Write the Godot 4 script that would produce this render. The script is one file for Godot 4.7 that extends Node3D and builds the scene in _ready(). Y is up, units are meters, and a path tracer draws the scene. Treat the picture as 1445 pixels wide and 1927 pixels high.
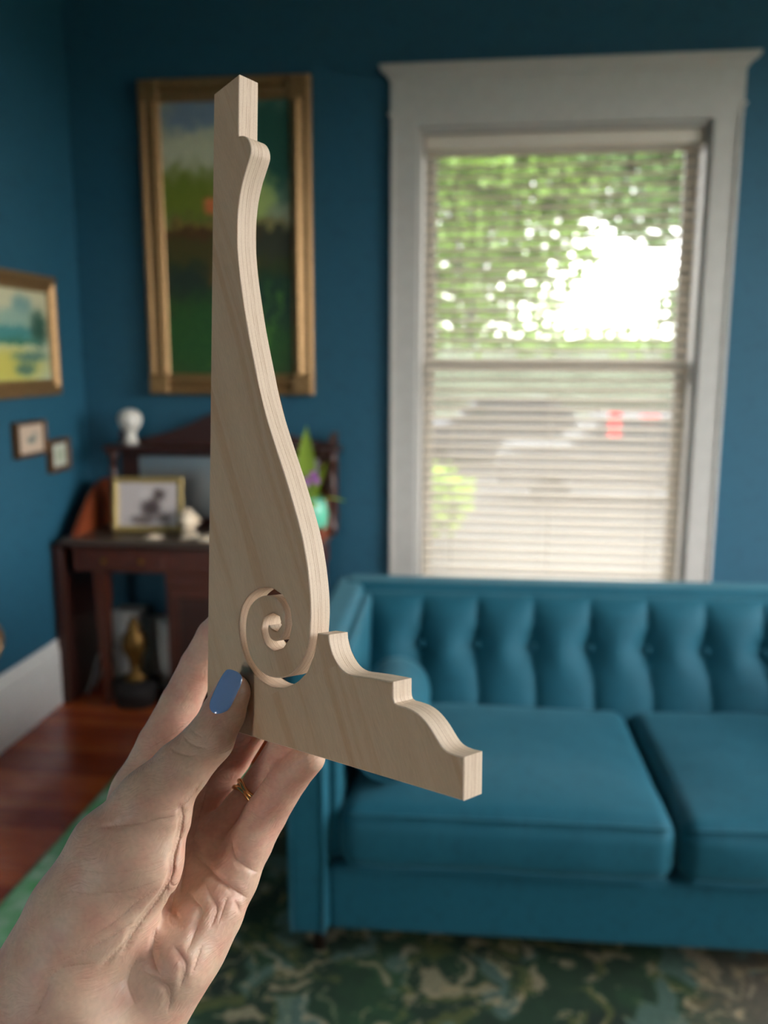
extends Node3D

var M := {}
var taken := {}

func _ready():
	# ---------------------------------------------------------------- camera, sky, exposure
	var cam := Camera3D.new()
	cam.name = "camera"
	var ca := CameraAttributesPhysical.new()
	ca.frustum_focal_length = 20.43
	ca.frustum_focus_distance = 0.375
	ca.frustum_near = 0.02
	ca.frustum_far = 300.0
	ca.exposure_aperture = 5.0
	cam.attributes = ca
	cam.position = Vector3(0, 1.54, 0)
	cam.rotation_degrees = Vector3(-10.1, 7.14, 0.13)
	cam.current = true
	add_child(cam)

	var env := Environment.new()
	env.background_mode = Environment.BG_SKY
	var sky := Sky.new()
	var sm := ProceduralSkyMaterial.new()
	sm.sky_top_color = Color(0.94, 0.97, 1.0)
	sm.sky_horizon_color = Color(1.0, 0.99, 0.97)
	sm.sky_curve = 0.3
	sm.ground_bottom_color = Color(0.35, 0.34, 0.30)
	sm.ground_horizon_color = Color(0.7, 0.7, 0.68)
	sm.energy_multiplier = 9.0
	sky.sky_material = sm
	env.sky = sky
	env.tonemap_mode = Environment.TONE_MAPPER_LINEAR
	env.tonemap_exposure = 2.75
	env.sdfgi_enabled = true
	env.ssao_enabled = true
	env.ssil_enabled = true
	var we := WorldEnvironment.new()
	we.name = "world_environment"
	we.environment = env
	add_child(we)

	make_materials()
	build_room()
	build_windows()
	build_blind()
	build_outside()
	build_sofa()
	build_rug()
	build_desk()
	build_desk_things()
	build_pictures()
	build_bracket()
	build_hand()

# ==================================================================== helpers
func numbered(called: String) -> String:
	var n: int = taken.get(called, 0)
	taken[called] = n + 1
	return called if n == 0 else "%s_%03d" % [called, n]

func thing(called: String, label: String, category: String, at := Vector3.ZERO, turn := 0.0, group := "") -> Node3D:
	var o := Node3D.new()
	o.name = numbered(called)
	add_child(o)
	o.position = at
	o.rotation.y = turn
	tag(o, label, category, group)
	return o

func tag(o: Node, label: String, category: String, group := ""):
	o.set_meta("label", label)
	o.set_meta("category", category)
	if group:
		o.set_meta("group", group)

func setting(called: String, label: String, category: String) -> Node3D:
	var o := Node3D.new()
	o.name = called
	add_child(o)
	o.set_meta("kind", "structure")
	o.set_meta("label", label)
	o.set_meta("category", category)
	return o

func put(called: String, mesh: Mesh, m: Material, parent: Node = null) -> MeshInstance3D:
	var o := MeshInstance3D.new()
	o.mesh = mesh
	if m:
		o.material_override = m
	if parent == null:
		o.name = numbered(called)
		add_child(o)
	else:
		o.name = called
		parent.add_child(o, true)
	return o

func new_st() -> SurfaceTool:
	var st := SurfaceTool.new()
	st.begin(Mesh.PRIMITIVE_TRIANGLES)
	return st

func tri(st: SurfaceTool, a: Vector3, b: Vector3, c: Vector3, hint: Vector3):
	var n := (a - c).cross(a - b)
	if n.dot(hint) < 0.0:
		var t := b
		b = c
		c = t
	st.add_vertex(a)
	st.add_vertex(b)
	st.add_vertex(c)

func quad(st: SurfaceTool, a: Vector3, b: Vector3, c: Vector3, d: Vector3, hint: Vector3):
	tri(st, a, b, c, hint)
	tri(st, a, c, d, hint)

func done(st: SurfaceTool) -> ArrayMesh:
	st.generate_normals()
	return st.commit()

# a box whose edges are chamfered
func cbox(st: SurfaceTool, lo: Vector3, hi: Vector3, b := 0.003):
	st.set_smooth_group(-1)
	var c := (lo + hi) / 2
	var h := (hi - lo) / 2
	b = minf(b, minf(h.x, minf(h.y, h.z)) * 0.6)
	var ax := [Vector3.RIGHT, Vector3.UP, Vector3.BACK]
	for a in 3:
		var u: Vector3 = ax[a]
		var v: Vector3 = ax[(a + 1) % 3]
		var w: Vector3 = ax[(a + 2) % 3]
		var hu: float = h[a]
		var hv: float = h[(a + 1) % 3]
		var hw: float = h[(a + 2) % 3]
		for s in [-1.0, 1.0]:
			quad(st, c + u * s * hu - v * (hv - b) - w * (hw - b), c + u * s * hu + v * (hv - b) - w * (hw - b), c + u * s * hu + v * (hv - b) + w * (hw - b), c + u * s * hu - v * (hv - b) + w * (hw - b), u * s)
			if b > 0.0:
				for t in [-1.0, 1.0]:
					quad(st, c + u * s * hu + v * t * (hv - b) - w * (hw - b), c + u * s * hu + v * t * (hv - b) + w * (hw - b), c + u * s * (hu - b) + v * t * hv + w * (hw - b), c + u * s * (hu - b) + v * t * hv - w * (hw - b), u * s + v * t)
	if b > 0.0:
		for sx in [-1.0, 1.0]:
			for sy in [-1.0, 1.0]:
				for sz in [-1.0, 1.0]:
					var s3 := Vector3(sx, sy, sz)
					tri(st, c + s3 * Vector3(h.x, h.y - b, h.z - b), c + s3 * Vector3(h.x - b, h.y, h.z - b), c + s3 * Vector3(h.x - b, h.y - b, h.z), s3)

func box(called: String, lo: Vector3, hi: Vector3, m: Material, parent: Node = null, b := 0.003) -> MeshInstance3D:
	var st := new_st()
	cbox(st, lo, hi, b)
	return put(called, done(st), m, parent)

# a box with rounded edges, bent afterwards by f
func rbox(lo: Vector3, hi: Vector3, r: float, seg: int, inner: int, f = null) -> ArrayMesh:
	var st := new_st()
	st.set_smooth_group(0)
	var c := (lo + hi) / 2
	var h := (hi - lo) / 2
	r = minf(r, minf(h.x, minf(h.y, h.z)) * 0.98)
	var ticks := []
	for a in 3:
		var l := []
		for k in seg + 1:
			l.append(-h[a] + r - r * tan(PI / 4 * (1.0 - float(k) / seg)))
		for k in range(1, inner):
			l.append(lerpf(-h[a] + r, h[a] - r, float(k) / inner))
		for k in seg + 1:
			l.append(h[a] - r + r * tan(PI / 4 * float(k) / seg))
		ticks.append(l)
	for a in 3:
		for s in [-1.0, 1.0]:
			var b := (a + 1) % 3
			var e := (a + 2) % 3
			var tb: Array = ticks[b]
			var te: Array = ticks[e]
			var pts := []
			for i in tb.size():
				var row := []
				for j in te.size():
					var q := Vector3.ZERO
					q[a] = s * h[a]
					q[b] = tb[i]
					q[e] = te[j]
					var core := Vector3(clampf(q.x, -h.x + r, h.x - r), clampf(q.y, -h.y + r, h.y - r), clampf(q.z, -h.z + r, h.z - r))
					var p := c + core + (q - core).normalized() * r
					if f != null:
						p = f.call(p)
					row.append(p)
				pts.append(row)
			var out := Vector3.ZERO
			out[a] = s
			for i in tb.size() - 1:
				for j in te.size() - 1:
					quad(st, pts[i][j], pts[i + 1][j], pts[i + 1][j + 1], pts[i][j + 1], out)
	return done(st)

# surface of f(i, j) over a grid; hint(p) tells which way is out
func grid(nu: int, nv: int, f: Callable, out: Callable) -> ArrayMesh:
	var st := new_st()
	st.set_smooth_group(0)
	grid_into(st, nu, nv, f, out)
	return done(st)

func grid_into(st: SurfaceTool, nu: int, nv: int, f: Callable, out: Callable):
	var pts := []
	for i in nu + 1:
		var row := []
		for j in nv + 1:
			row.append(f.call(float(i) / nu, float(j) / nv))
		pts.append(row)
	for i in nu:
		for j in nv:
			var a: Vector3 = pts[i][j]
			var b: Vector3 = pts[i + 1][j]
			var c: Vector3 = pts[i + 1][j + 1]
			var d: Vector3 = pts[i][j + 1]
			var o: Vector3 = out.call((a + b + c + d) / 4)
			if a.distance_squared_to(b) > 1e-14 and b.distance_squared_to(c) > 1e-14:
				tri(st, a, b, c, o)
			if a.distance_squared_to(d) > 1e-14 and d.distance_squared_to(c) > 1e-14:
				tri(st, a, c, d, o)

# profile of (radius, height) spun round y
func lathe(prof: Array, seg := 28, ribs := 0, depth := 0.0) -> ArrayMesh:
	var st := new_st()
	st.set_smooth_group(0)
	var n := prof.size() - 1
	for i in n:
		var p: Vector2 = prof[i]
		var q: Vector2 = prof[i + 1]
		var edge := q - p
		for j in seg:
			var a0 := TAU * j / seg
			var a1 := TAU * ((j + 1) % seg) / seg
			var am := TAU * (j + 0.5) / seg
			var k0 := 1.0 + depth * cos(a0 * ribs)
			var k1 := 1.0 + depth * cos(a1 * ribs)
			var hint := Vector3(cos(am) * edge.y, -edge.x, sin(am) * edge.y)
			var A := Vector3(cos(a0) * p.x * k0, p.y, sin(a0) * p.x * k0)
			var B := Vector3(cos(a1) * p.x * k1, p.y, sin(a1) * p.x * k1)
			var C := Vector3(cos(a1) * q.x * k1, q.y, sin(a1) * q.x * k1)
			var D := Vector3(cos(a0) * q.x * k0, q.y, sin(a0) * q.x * k0)
			if p.x > 1e-6:
				tri(st, A, B, C, hint)
			if q.x > 1e-6:
				tri(st, A, C, D, hint)
	return done(st)

func tube_into(st: SurfaceTool, path: Array, rad: Array, seg := 10):
	st.set_smooth_group(0)
	var n := path.size()
	var rings := []
	var side := Vector3.ZERO
	for i in n:
		var t: Vector3 = (path[mini(i + 1, n - 1)] - path[maxi(i - 1, 0)]).normalized()
		if side == Vector3.ZERO:
			side = t.cross(Vector3.UP if absf(t.y) < 0.9 else Vector3.RIGHT).normalized()
		side = (side - t * side.dot(t)).normalized()
		var up := t.cross(side)
		var ring := []
		for j in seg:
			var a := TAU * j / seg
			ring.append(path[i] + (side * cos(a) + up * sin(a)) * float(rad[i]))
		rings.append(ring)
	for i in n - 1:
		for j in seg:
			var k := (j + 1) % seg
			quad(st, rings[i][j], rings[i + 1][j], rings[i + 1][k], rings[i][k], (rings[i][j] + rings[i + 1][k]) / 2 - (path[i] + path[i + 1]) / 2)
	for e in [0, n - 1]:
		var dir: Vector3 = path[0] - path[1] if e == 0 else path[n - 1] - path[n - 2]
		for j in seg:
			tri(st, path[e], rings[e][j], rings[e][(j + 1) % seg], dir)

func tube(path: Array, rad: Array, seg := 10) -> ArrayMesh:
	var st := new_st()
	tube_into(st, path, rad, seg)
	return done(st)

func smooth_path(p: Array, n: int) -> Array:
	var out := []
	for i in p.size() - 1:
		var a = p[maxi(i - 1, 0)]
		var b = p[i]
		var c = p[i + 1]
		var d = p[mini(i + 2, p.size() - 1)]
		for k in n:
			var t := float(k) / n
			out.append(((b * 2.0) + (c - a) * t + (a * 2.0 - b * 5.0 + c * 4.0 - d) * t * t + (b * 3.0 - a - c * 3.0 + d) * t * t * t) * 0.5)
	out.append(p[p.size() - 1])
	return out

# polygon in x,y given depth along z, edges chamfered by b
func slab(poly: PackedVector2Array, z0: float, z1: float) -> ArrayMesh:
	var st := new_st()
	st.set_smooth_group(-1)
	var n := poly.size()
	var area := 0.0
	for i in n:
		area += poly[i].cross(poly[(i + 1) % n])
	var ix := Geometry2D.triangulate_polygon(poly)
	for k in range(0, ix.size(), 3):
		for e in [[z0, -1.0], [z1, 1.0]]:
			tri(st, Vector3(poly[ix[k]].x, poly[ix[k]].y, e[0]), Vector3(poly[ix[k + 1]].x, poly[ix[k + 1]].y, e[0]), Vector3(poly[ix[k + 2]].x, poly[ix[k + 2]].y, e[0]), Vector3(0, 0, e[1]) * signf(z1 - z0))
	for i in n:
		var a := poly[i]
		var b := poly[(i + 1) % n]
		var o := Vector3(b.y - a.y, a.x - b.x, 0) * signf(area)
		quad(st, Vector3(a.x, a.y, z0), Vector3(b.x, b.y, z0), Vector3(b.x, b.y, z1), Vector3(a.x, a.y, z1), o)
	return done(st)

# ==================================================================== materials
func mat(called: String, c: Color, rough := 0.6, metal := 0.0) -> StandardMaterial3D:
	var m := StandardMaterial3D.new()
	m.resource_name = called
	m.albedo_color = c
	m.roughness = rough
	m.metallic = metal
	return m

func noise(freq: float, sd: int, oct := 3, kind := FastNoiseLite.TYPE_SIMPLEX_SMOOTH) -> FastNoiseLite:
	var n := FastNoiseLite.new()
	n.noise_type = kind
	n.seed = sd
	n.frequency = freq
	n.fractal_octaves = oct
	return n

func noise_tex(freq: float, sd: int, ramp: Array, size := 256, oct := 4) -> NoiseTexture2D:
	var t := NoiseTexture2D.new()
	t.width = size
	t.height = size
	t.seamless = true
	t.noise = noise(freq, sd, oct)
	var g := Gradient.new()
	var offs := PackedFloat32Array()
	var cols := PackedColorArray()
	for k in ramp.size():
		offs.append(float(k) / (ramp.size() - 1))
		cols.append(ramp[k])
	g.offsets = offs
	g.colors = cols
	t.color_ramp = g
	return t

func mottled(called: String, ramp: Array, freq: float, sd: int, scale: Vector3, rough := 0.6, metal := 0.0) -> StandardMaterial3D:
	var m := mat(called, Color.WHITE, rough, metal)
	m.albedo_texture = noise_tex(freq, sd, ramp)
	m.uv1_triplanar = true
	m.uv1_scale = scale
	return m

func picture(w: int, h: int, f: Callable) -> ImageTexture:
	var im := Image.create(w, h, false, Image.FORMAT_RGB8)
	for y in h:
		for x in w:
			im.set_pixel(x, y, f.call((x + 0.5) / w, (y + 0.5) / h))
	return ImageTexture.create_from_image(im)

func make_materials():
	M.wall = mottled("teal_wall_paint", [Color8(27, 82, 105), Color8(32, 90, 113), Color8(29, 86, 109)], 0.03, 4, Vector3.ONE * 1.5, 0.62)
	M.ceiling = mat("ceiling_paint", Color8(226, 224, 218), 0.8)
	M.trim = mottled("white_trim_paint", [Color8(190, 186, 179), Color8(198, 194, 187)], 0.02, 9, Vector3.ONE * 3.0, 0.42)
	M.base = mottled("white_baseboard_paint", [Color8(226, 222, 216), Color8(234, 230, 224)], 0.02, 10, Vector3.ONE * 3.0, 0.4)
	M.slat = mat("blind_slat", Color8(232, 222, 206), 0.45)
	M.slat.backlight_enabled = true
	M.slat.backlight = Color8(120, 108, 92)
	M.cord = mat("blind_cord", Color8(214, 206, 192), 0.8)
	M.glass = mat("window_glass", Color(1, 1, 1, 0.04), 0.02)
	M.glass.transparency = BaseMaterial3D.TRANSPARENCY_ALPHA
	M.screen = mat("insect_screen", Color(0.25, 0.25, 0.25, 0.3), 0.9)
	M.screen.transparency = BaseMaterial3D.TRANSPARENCY_ALPHA
	M.velvet = mottled("teal_velvet", [Color8(226, 226, 226), Color8(255, 255, 255), Color8(240, 240, 240)], 0.035, 21, Vector3.ONE * 2.2, 0.7)
	M.velvet.albedo_color = Color8(18, 84, 101)
	M.velvet.metallic_specular = 0.35
	M.velvet.rim_enabled = true
	M.velvet.rim = 1.0
	M.velvet.rim_tint = 0.65
	M.leg = mat("dark_leg_wood", Color8(34, 22, 16), 0.4)
	M.desk = mottled("mahogany", [Color8(52, 22, 14), Color8(92, 42, 24), Color8(70, 30, 18), Color8(100, 50, 30)], 0.02, 31, Vector3(2, 14, 14), 0.34)
	M.desk_dark = mottled("dark_mahogany", [Color8(38, 18, 14), Color8(62, 30, 22), Color8(48, 22, 16)], 0.02, 32, Vector3(2, 12, 12), 0.32)
	M.mirror = mat("mirror", Color8(176, 178, 176), 0.3, 0.8)
	M.brass = mat("brass", Color8(150, 112, 52), 0.35, 1.0)
	M.gilt = mottled("gilt", [Color8(100, 74, 46), Color8(146, 112, 72), Color8(170, 134, 90), Color8(118, 88, 54)], 0.03, 41, Vector3.ONE * 7.0, 0.42, 0.55)
	M.gilt_dark = mottled("gilt_dark", [Color8(62, 40, 22), Color8(104, 72, 40), Color8(80, 54, 28)], 0.03, 42, Vector3.ONE * 7.0, 0.5, 0.35)
	M.plaster = mat("white_ceramic", Color8(226, 220, 210), 0.45)
	M.shell = mottled("shell", [Color8(214, 190, 160), Color8(236, 218, 192), Color8(190, 160, 126)], 0.05, 51, Vector3.ONE * 20.0, 0.5)
	M.aqua = mat("aqua_glaze", Color8(96, 190, 158), 0.25)
	M.leaf = mat("plant_leaf", Color8(150, 178, 66), 0.45)
	M.leaf.backlight_enabled = true
	M.leaf.backlight = Color8(130, 150, 40)
	M.petal = mat("violet_petal", Color8(206, 132, 212), 0.6)
	M.print = mat("photo_print", Color.WHITE, 0.35)
	wood_materials()

# ==================================================================== room
const WX := -1.91
const WZ := -3.92
const EX := 2.75
const EZ := 2.3
const TOP := 3.4

func build_room():
	# floor: boards run from wall to wall, laid row by row
	var fl := setting("floor", "reddish brown varnished strip floor of narrow boards", "floor")
	var sub := new_st()
	cbox(sub, Vector3(WX - 0.2, -0.2, WZ - 0.2), Vector3(EX + 0.2, -0.02, EZ + 0.2), 0.0)
	put("subfloor", done(sub), M.leg, fl)
	var boards := []
	for k in 5:
		var tones := [[Color8(150, 60, 26), Color8(168, 74, 34), Color8(132, 48, 20)], [Color8(160, 68, 30), Color8(178, 84, 38), Color8(144, 56, 24)], [Color8(138, 52, 23), Color8(154, 64, 30), Color8(124, 44, 19)], [Color8(166, 74, 32), Color8(184, 88, 42), Color8(150, 60, 27)], [Color8(152, 60, 27), Color8(138, 52, 22), Color8(166, 74, 36)]]
		var m := mottled("floor_board_%d" % k, tones[k], 0.02, 60 + k, Vector3(1.2, 9, 9), 0.22)
		m.clearcoat_enabled = true
		m.clearcoat = 0.35
		m.clearcoat_roughness = 0.12
		boards.append(m)
	var rng := RandomNumberGenerator.new()
	rng.seed = 77
	var pitch := 0.062
	var z := WZ
	var row := 0
	var rest := new_st()
	while z < EZ:
		var x := WX + 0.001
		var first := rng.randf_range(0.5, 1.6)
		var near := z < -1.3
		while x < EX:
			var l := first if x < WX + 0.01 else rng.randf_range(1.1, 1.9)
			var x1 := minf(x + l, EX)
			if near:
				var o := box("plank", Vector3(x + 0.0006, -0.02, z + 0.0006), Vector3(x1 - 0.0006, rng.randf_range(-0.0006, 0.0), z + pitch - 0.0006), boards[rng.randi() % 5], fl, 0.0015)
				o.position = Vector3.ZERO
			else:
				cbox(rest, Vector3(x + 0.0006, -0.02, z + 0.0006), Vector3(x1 - 0.0006, rng.randf_range(-0.0006, 0.0), z + pitch - 0.0006), 0.0015)
			x = x1
		z += pitch
		row += 1
	var rm := put("plank_field", done(rest), boards[0], fl)
	rm.set_meta("kind", "stuff")

	# walls with thickness
	var t := 0.25
	var s := new_st()
	cbox(s, Vector3(WX - t, -0.2, WZ - t), Vector3(WX, TOP + 0.2, EZ + t), 0.0)
	var w := put("wall_left", done(s), M.wall)
	struct_tag(w, "teal painted wall carrying small gilt pictures", "wall")
	s = new_st()
	holed(s, false, WZ - t, WZ, WX, EX + t, [[-0.345, 0.857, 0.45, 2.495]])
	w = put("wall_back", done(s), M.wall)
	struct_tag(w, "teal painted wall behind sofa with the white window", "wall")
	s = new_st()
	holed(s, true, EX, EX + t, WZ, EZ, [[-2.95, -1.5, 0.55, 2.85], [-1.1, -0.25, 0.55, 2.85]])
	w = put("wall_right", done(s), M.wall)
	struct_tag(w, "teal painted wall with tall daylight windows beyond the sofa", "wall")
	s = new_st()
	holed(s, false, EZ, EZ + t, WX, EX + t, [[-1.5, -1.0, 0.9, 2.3]])
	w = put("wall_front", done(s), M.wall)
	struct_tag(w, "teal painted wall with a window behind the viewer", "wall")
	s = new_st()
	cbox(s, Vector3(WX, TOP, WZ), Vector3(EX, TOP + 0.2, EZ), 0.0)
	w = put("ceiling", done(s), M.ceiling)
	struct_tag(w, "white plaster ceiling", "ceiling")
	# baseboards
	var b := setting("baseboard_left", "tall white baseboard along the teal side wall", "baseboard")
	box("board", Vector3(WX, 0, WZ + 0.02), Vector3(WX + 0.02, 0.265, EZ), M.base, b)
	box("cap", Vector3(WX, 0.265, WZ + 0.02), Vector3(WX + 0.013, 0.3, EZ), M.base, b, 0.006)
	b = setting("baseboard_back", "tall white baseboard below the window", "baseboard")
	box("board", Vector3(WX + 0.02, 0, WZ), Vector3(EX, 0.265, WZ + 0.02), M.base, b)
	box("cap", Vector3(WX + 0.02, 0.265, WZ), Vector3(EX, 0.3, WZ + 0.013), M.base, b, 0.006)

func struct_tag(o: Node, label: String, category: String):
	o.set_meta("kind", "structure")
	o.set_meta("label", label)
	o.set_meta("category", category)

# wall slab between a and b across x (or across z when along_z), with openings [u0, u1, y0, y1]
func holed(st: SurfaceTool, along_z: bool, a: float, b: float, u0: float, u1: float, holes: Array):
	var y0 := -0.2
	var y1 := TOP + 0.2
	var add := func(ua: float, ub: float, ya: float, yb: float):
		if along_z:
			cbox(st, Vector3(a, ya, ua), Vector3(b, yb, ub), 0.0)
		else:
			cbox(st, Vector3(ua, ya, a), Vector3(ub, yb, b), 0.0)
	var u := u0
	for h in holes:
		add.call(u, h[0], y0, y1)
		add.call(h[0], h[1], y0, h[2])
		add.call(h[0], h[1], h[3], y1)
		u = h[1]
	add.call(u, u1, y0, y1)

func build_windows():
	var w := setting("window_1", "white trimmed double-hung window behind the teal sofa", "window")
	var z := WZ
	box("side_casing", Vector3(-0.463, 0.42, z), Vector3(-0.345, 2.55, z + 0.022), M.trim, w, 0.003)
	box("side_casing", Vector3(0.857, 0.42, z), Vector3(0.970, 2.55, z + 0.022), M.trim, w, 0.003)
	box("casing_bead", Vector3(-0.463, 0.42, z + 0.022), Vector3(-0.447, 2.55, z + 0.03), M.trim, w, 0.003)
	box("casing_bead", Vector3(0.952, 0.42, z + 0.022), Vector3(0.970, 2.55, z + 0.03), M.trim, w, 0.003)
	box("head_board", Vector3(-0.465, 2.495, z), Vector3(0.972, 2.70, z + 0.026), M.trim, w, 0.002)
	box("head_bead", Vector3(-0.475, 2.542, z), Vector3(-0.452, 2.556, z + 0.034), M.trim, w, 0.004)
	box("head_bead", Vector3(0.957, 2.542, z), Vector3(0.982, 2.556, z + 0.034), M.trim, w, 0.004)
	# crown: a cove profile run along x with returned ends
	var prof := [Vector2(0.026, 2.684), Vector2(0.034, 2.689), Vector2(0.04, 2.699), Vector2(0.05, 2.71), Vector2(0.064, 2.717), Vector2(0.07, 2.72), Vector2(0.07, 2.735), Vector2(0.0, 2.735)]
	var st := new_st()
	st.set_smooth_group(-1)
	for k in prof.size() - 1:
		var a: Vector2 = prof[k]
		var b: Vector2 = prof[k + 1]
		var ea := (a.x - 0.026) * 0.95
		var eb := (b.x - 0.026) * 0.95
		if k == prof.size() - 2:
			eb = ea
		var o := Vector3(0, -(b.x - a.x), (b.y - a.y)) if k < 6 else Vector3.UP
		quad(st, Vector3(-0.465 - ea, a.y, z + a.x), Vector3(0.972 + ea, a.y, z + a.x), Vector3(0.972 + eb, b.y, z + b.x), Vector3(-0.465 - eb, b.y, z + b.x), o)
		if k < prof.size() - 2:
			for s in [-1.0, 1.0]:
				var x: float = -0.465 if s < 0 else 0.972
				quad(st, Vector3(x + s * ea, a.y, z + a.x), Vector3(x + s * eb, b.y, z + b.x), Vector3(x + s * eb, b.y, z), Vector3(x + s * ea, a.y, z), Vector3(s, -0.5, 0))
	put("crown", done(st), M.trim, w)
	box("stool", Vector3(-0.49, 0.42, z - 0.02), Vector3(0.995, 0.455, z + 0.07), M.trim, w, 0.008)
	box("apron", Vector3(-0.463, 0.32, z), Vector3(0.970, 0.42, z + 0.02), M.trim, w)
	# jambs, stops
	box("jamb", Vector3(-0.345, 0.455, z - 0.25), Vector3(-0.327, 2.495, z), M.trim, w)
	box("jamb", Vector3(0.839, 0.455, z - 0.25), Vector3(0.857, 2.495, z), M.trim, w)
	box("jamb", Vector3(-0.345, 2.477, z - 0.25), Vector3(0.857, 2.495, z), M.trim, w)
	box("jamb", Vector3(-0.345, 0.44, z - 0.25), Vector3(0.857, 0.455, z), M.trim, w)
	sash(w, "upper_sash", z - 0.16, 1.47, 2.477)
	sash(w, "lower_sash", z - 0.12, 0.455, 1.53)
	box("insect_screen", Vector3(-0.327, 0.455, z - 0.226), Vector3(0.839, 2.477, z - 0.225), M.screen, w, 0.0)
	var n := 2
	for h in [[-2.95, -1.5], [-1.1, -0.25]]:
		var v := setting("window_%d" % n, ["tall white window nearest the back wall, on the right wall", "tall white window nearest the viewer, on the right wall"][n - 2], "window")
		var x := EX
		for e in [[h[0] - 0.11, h[0]], [h[1], h[1] + 0.11]]:
			box("side_casing", Vector3(x - 0.022, 0.5, e[0]), Vector3(x, 2.85, e[1]), M.trim, v)
		box("head_board", Vector3(x - 0.026, 2.85, h[0] - 0.11), Vector3(x, 3.03, h[1] + 0.11), M.trim, v)
		box("stool", Vector3(x - 0.06, 0.51, h[0] - 0.13), Vector3(x + 0.05, 0.55, h[1] + 0.13), M.trim, v)
		for y in [0.55, 1.66, 2.78]:
			box("rail", Vector3(x + 0.12, y, h[0]), Vector3(x + 0.16, y + 0.07, h[1]), M.trim, v)
		for e in [h[0], h[1] - 0.06]:
			box("stile", Vector3(x + 0.12, 0.55, e), Vector3(x + 0.16, 2.85, e + 0.06), M.trim, v)
		for y in [[0.62, 1.66], [1.73, 2.78]]:
			box("pane", Vector3(x + 0.139, y[0], h[0] + 0.06), Vector3(x + 0.141, y[1], h[1] - 0.06), M.glass, v, 0.0)
		n += 1
	var v := setting("window_4", "tall white window in the wall behind the viewer", "window")
	for e in [[-1.61, -1.5], [-1.0, -0.89]]:
		box("side_casing", Vector3(e[0], 0.85, EZ - 0.022), Vector3(e[1], 2.3, EZ), M.trim, v)
	box("head_board", Vector3(-1.61, 2.3, EZ - 0.026), Vector3(-0.89, 2.45, EZ), M.trim, v)
	box("stool", Vector3(-1.63, 0.86, EZ - 0.06), Vector3(-0.87, 0.9, EZ + 0.05), M.trim, v)
	for y in [0.9, 1.57, 2.24]:
		box("rail", Vector3(-1.5, y, EZ + 0.12), Vector3(-1.0, y + 0.06, EZ + 0.16), M.trim, v)
	for e in [-1.5, -1.05]:
		box("stile", Vector3(e, 0.9, EZ + 0.12), Vector3(e + 0.05, 2.3, EZ + 0.16), M.trim, v)
	for y in [[0.96, 1.57], [1.63, 2.24]]:
		box("pane", Vector3(-1.45, y[0], EZ + 0.139), Vector3(-1.05, y[1], EZ + 0.141), M.glass, v, 0.0)

func sash(w: Node3D, called: String, z: float, y0: float, y1: float):
	var s := Node3D.new()
	s.name = called
	w.add_child(s)
	var x0 := -0.327
	var x1 := 0.839
	box("stile", Vector3(x0, y0, z - 0.035), Vector3(x0 + 0.05, y1, z), M.trim, s)
	box("stile", Vector3(x1 - 0.05, y0, z - 0.035), Vector3(x1, y1, z), M.trim, s)
	box("rail", Vector3(x0 + 0.05, y0, z - 0.035), Vector3(x1 - 0.05, y0 + 0.06, z), M.trim, s)
	box("rail", Vector3(x0 + 0.05, y1 - 0.055, z - 0.035), Vector3(x1 - 0.05, y1, z), M.trim, s)
	box("pane", Vector3(x0 + 0.05, y0 + 0.06, z - 0.019), Vector3(x1 - 0.05, y1 - 0.055, z - 0.017), M.glass, s, 0.0)

func build_blind():
	var t := thing("window_blind", "cream horizontal slat blind lowered over the window", "blind", Vector3(0.256, 0.46, WZ - 0.055))
	var hw := 0.568
	box("head_rail", Vector3(-hw - 0.006, 1.955, -0.03), Vector3(hw + 0.006, 2.012, 0.03), M.slat, t, 0.004)
	var tilt := deg_to_rad(23.0)
	var st := new_st()
	st.set_smooth_group(0)
	for side in [1.0, -1.0]:
		grid_into(st, 8, 2, func(u, v):
			var a: float = (u - 0.5) * 0.05
			var y: float = 0.004 * (1.0 - pow((u - 0.5) * 2.0, 2.0)) + side * 0.0011
			# the edge towards the glass sits higher
			return Vector3((v - 0.5) * 2.0 * hw, y * cos(tilt) - a * sin(tilt), a * cos(tilt) + y * sin(tilt)), func(p): return Vector3(0, side, 0))
	var slat := done(st)
	var pitch := 0.0432
	var n := 44
	for k in n:
		var o := put("slat", slat, M.slat, t)
		o.position = Vector3(0, 1.93 - k * pitch, 0)
	box("bottom_rail", Vector3(-hw, 0.004, -0.026), Vector3(hw, 0.022, 0.026), M.slat, t, 0.004)
	for x in [-0.44, 0.0, 0.44]:
		for z in [-0.026, 0.026]:
			var c := put("ladder_cord", tube([Vector3(x, 0.01, z), Vector3(x, 1.0, z), Vector3(x, 1.96, z)], [0.0012, 0.0012, 0.0012], 6), M.cord, t)
			c.position = Vector3.ZERO

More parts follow.
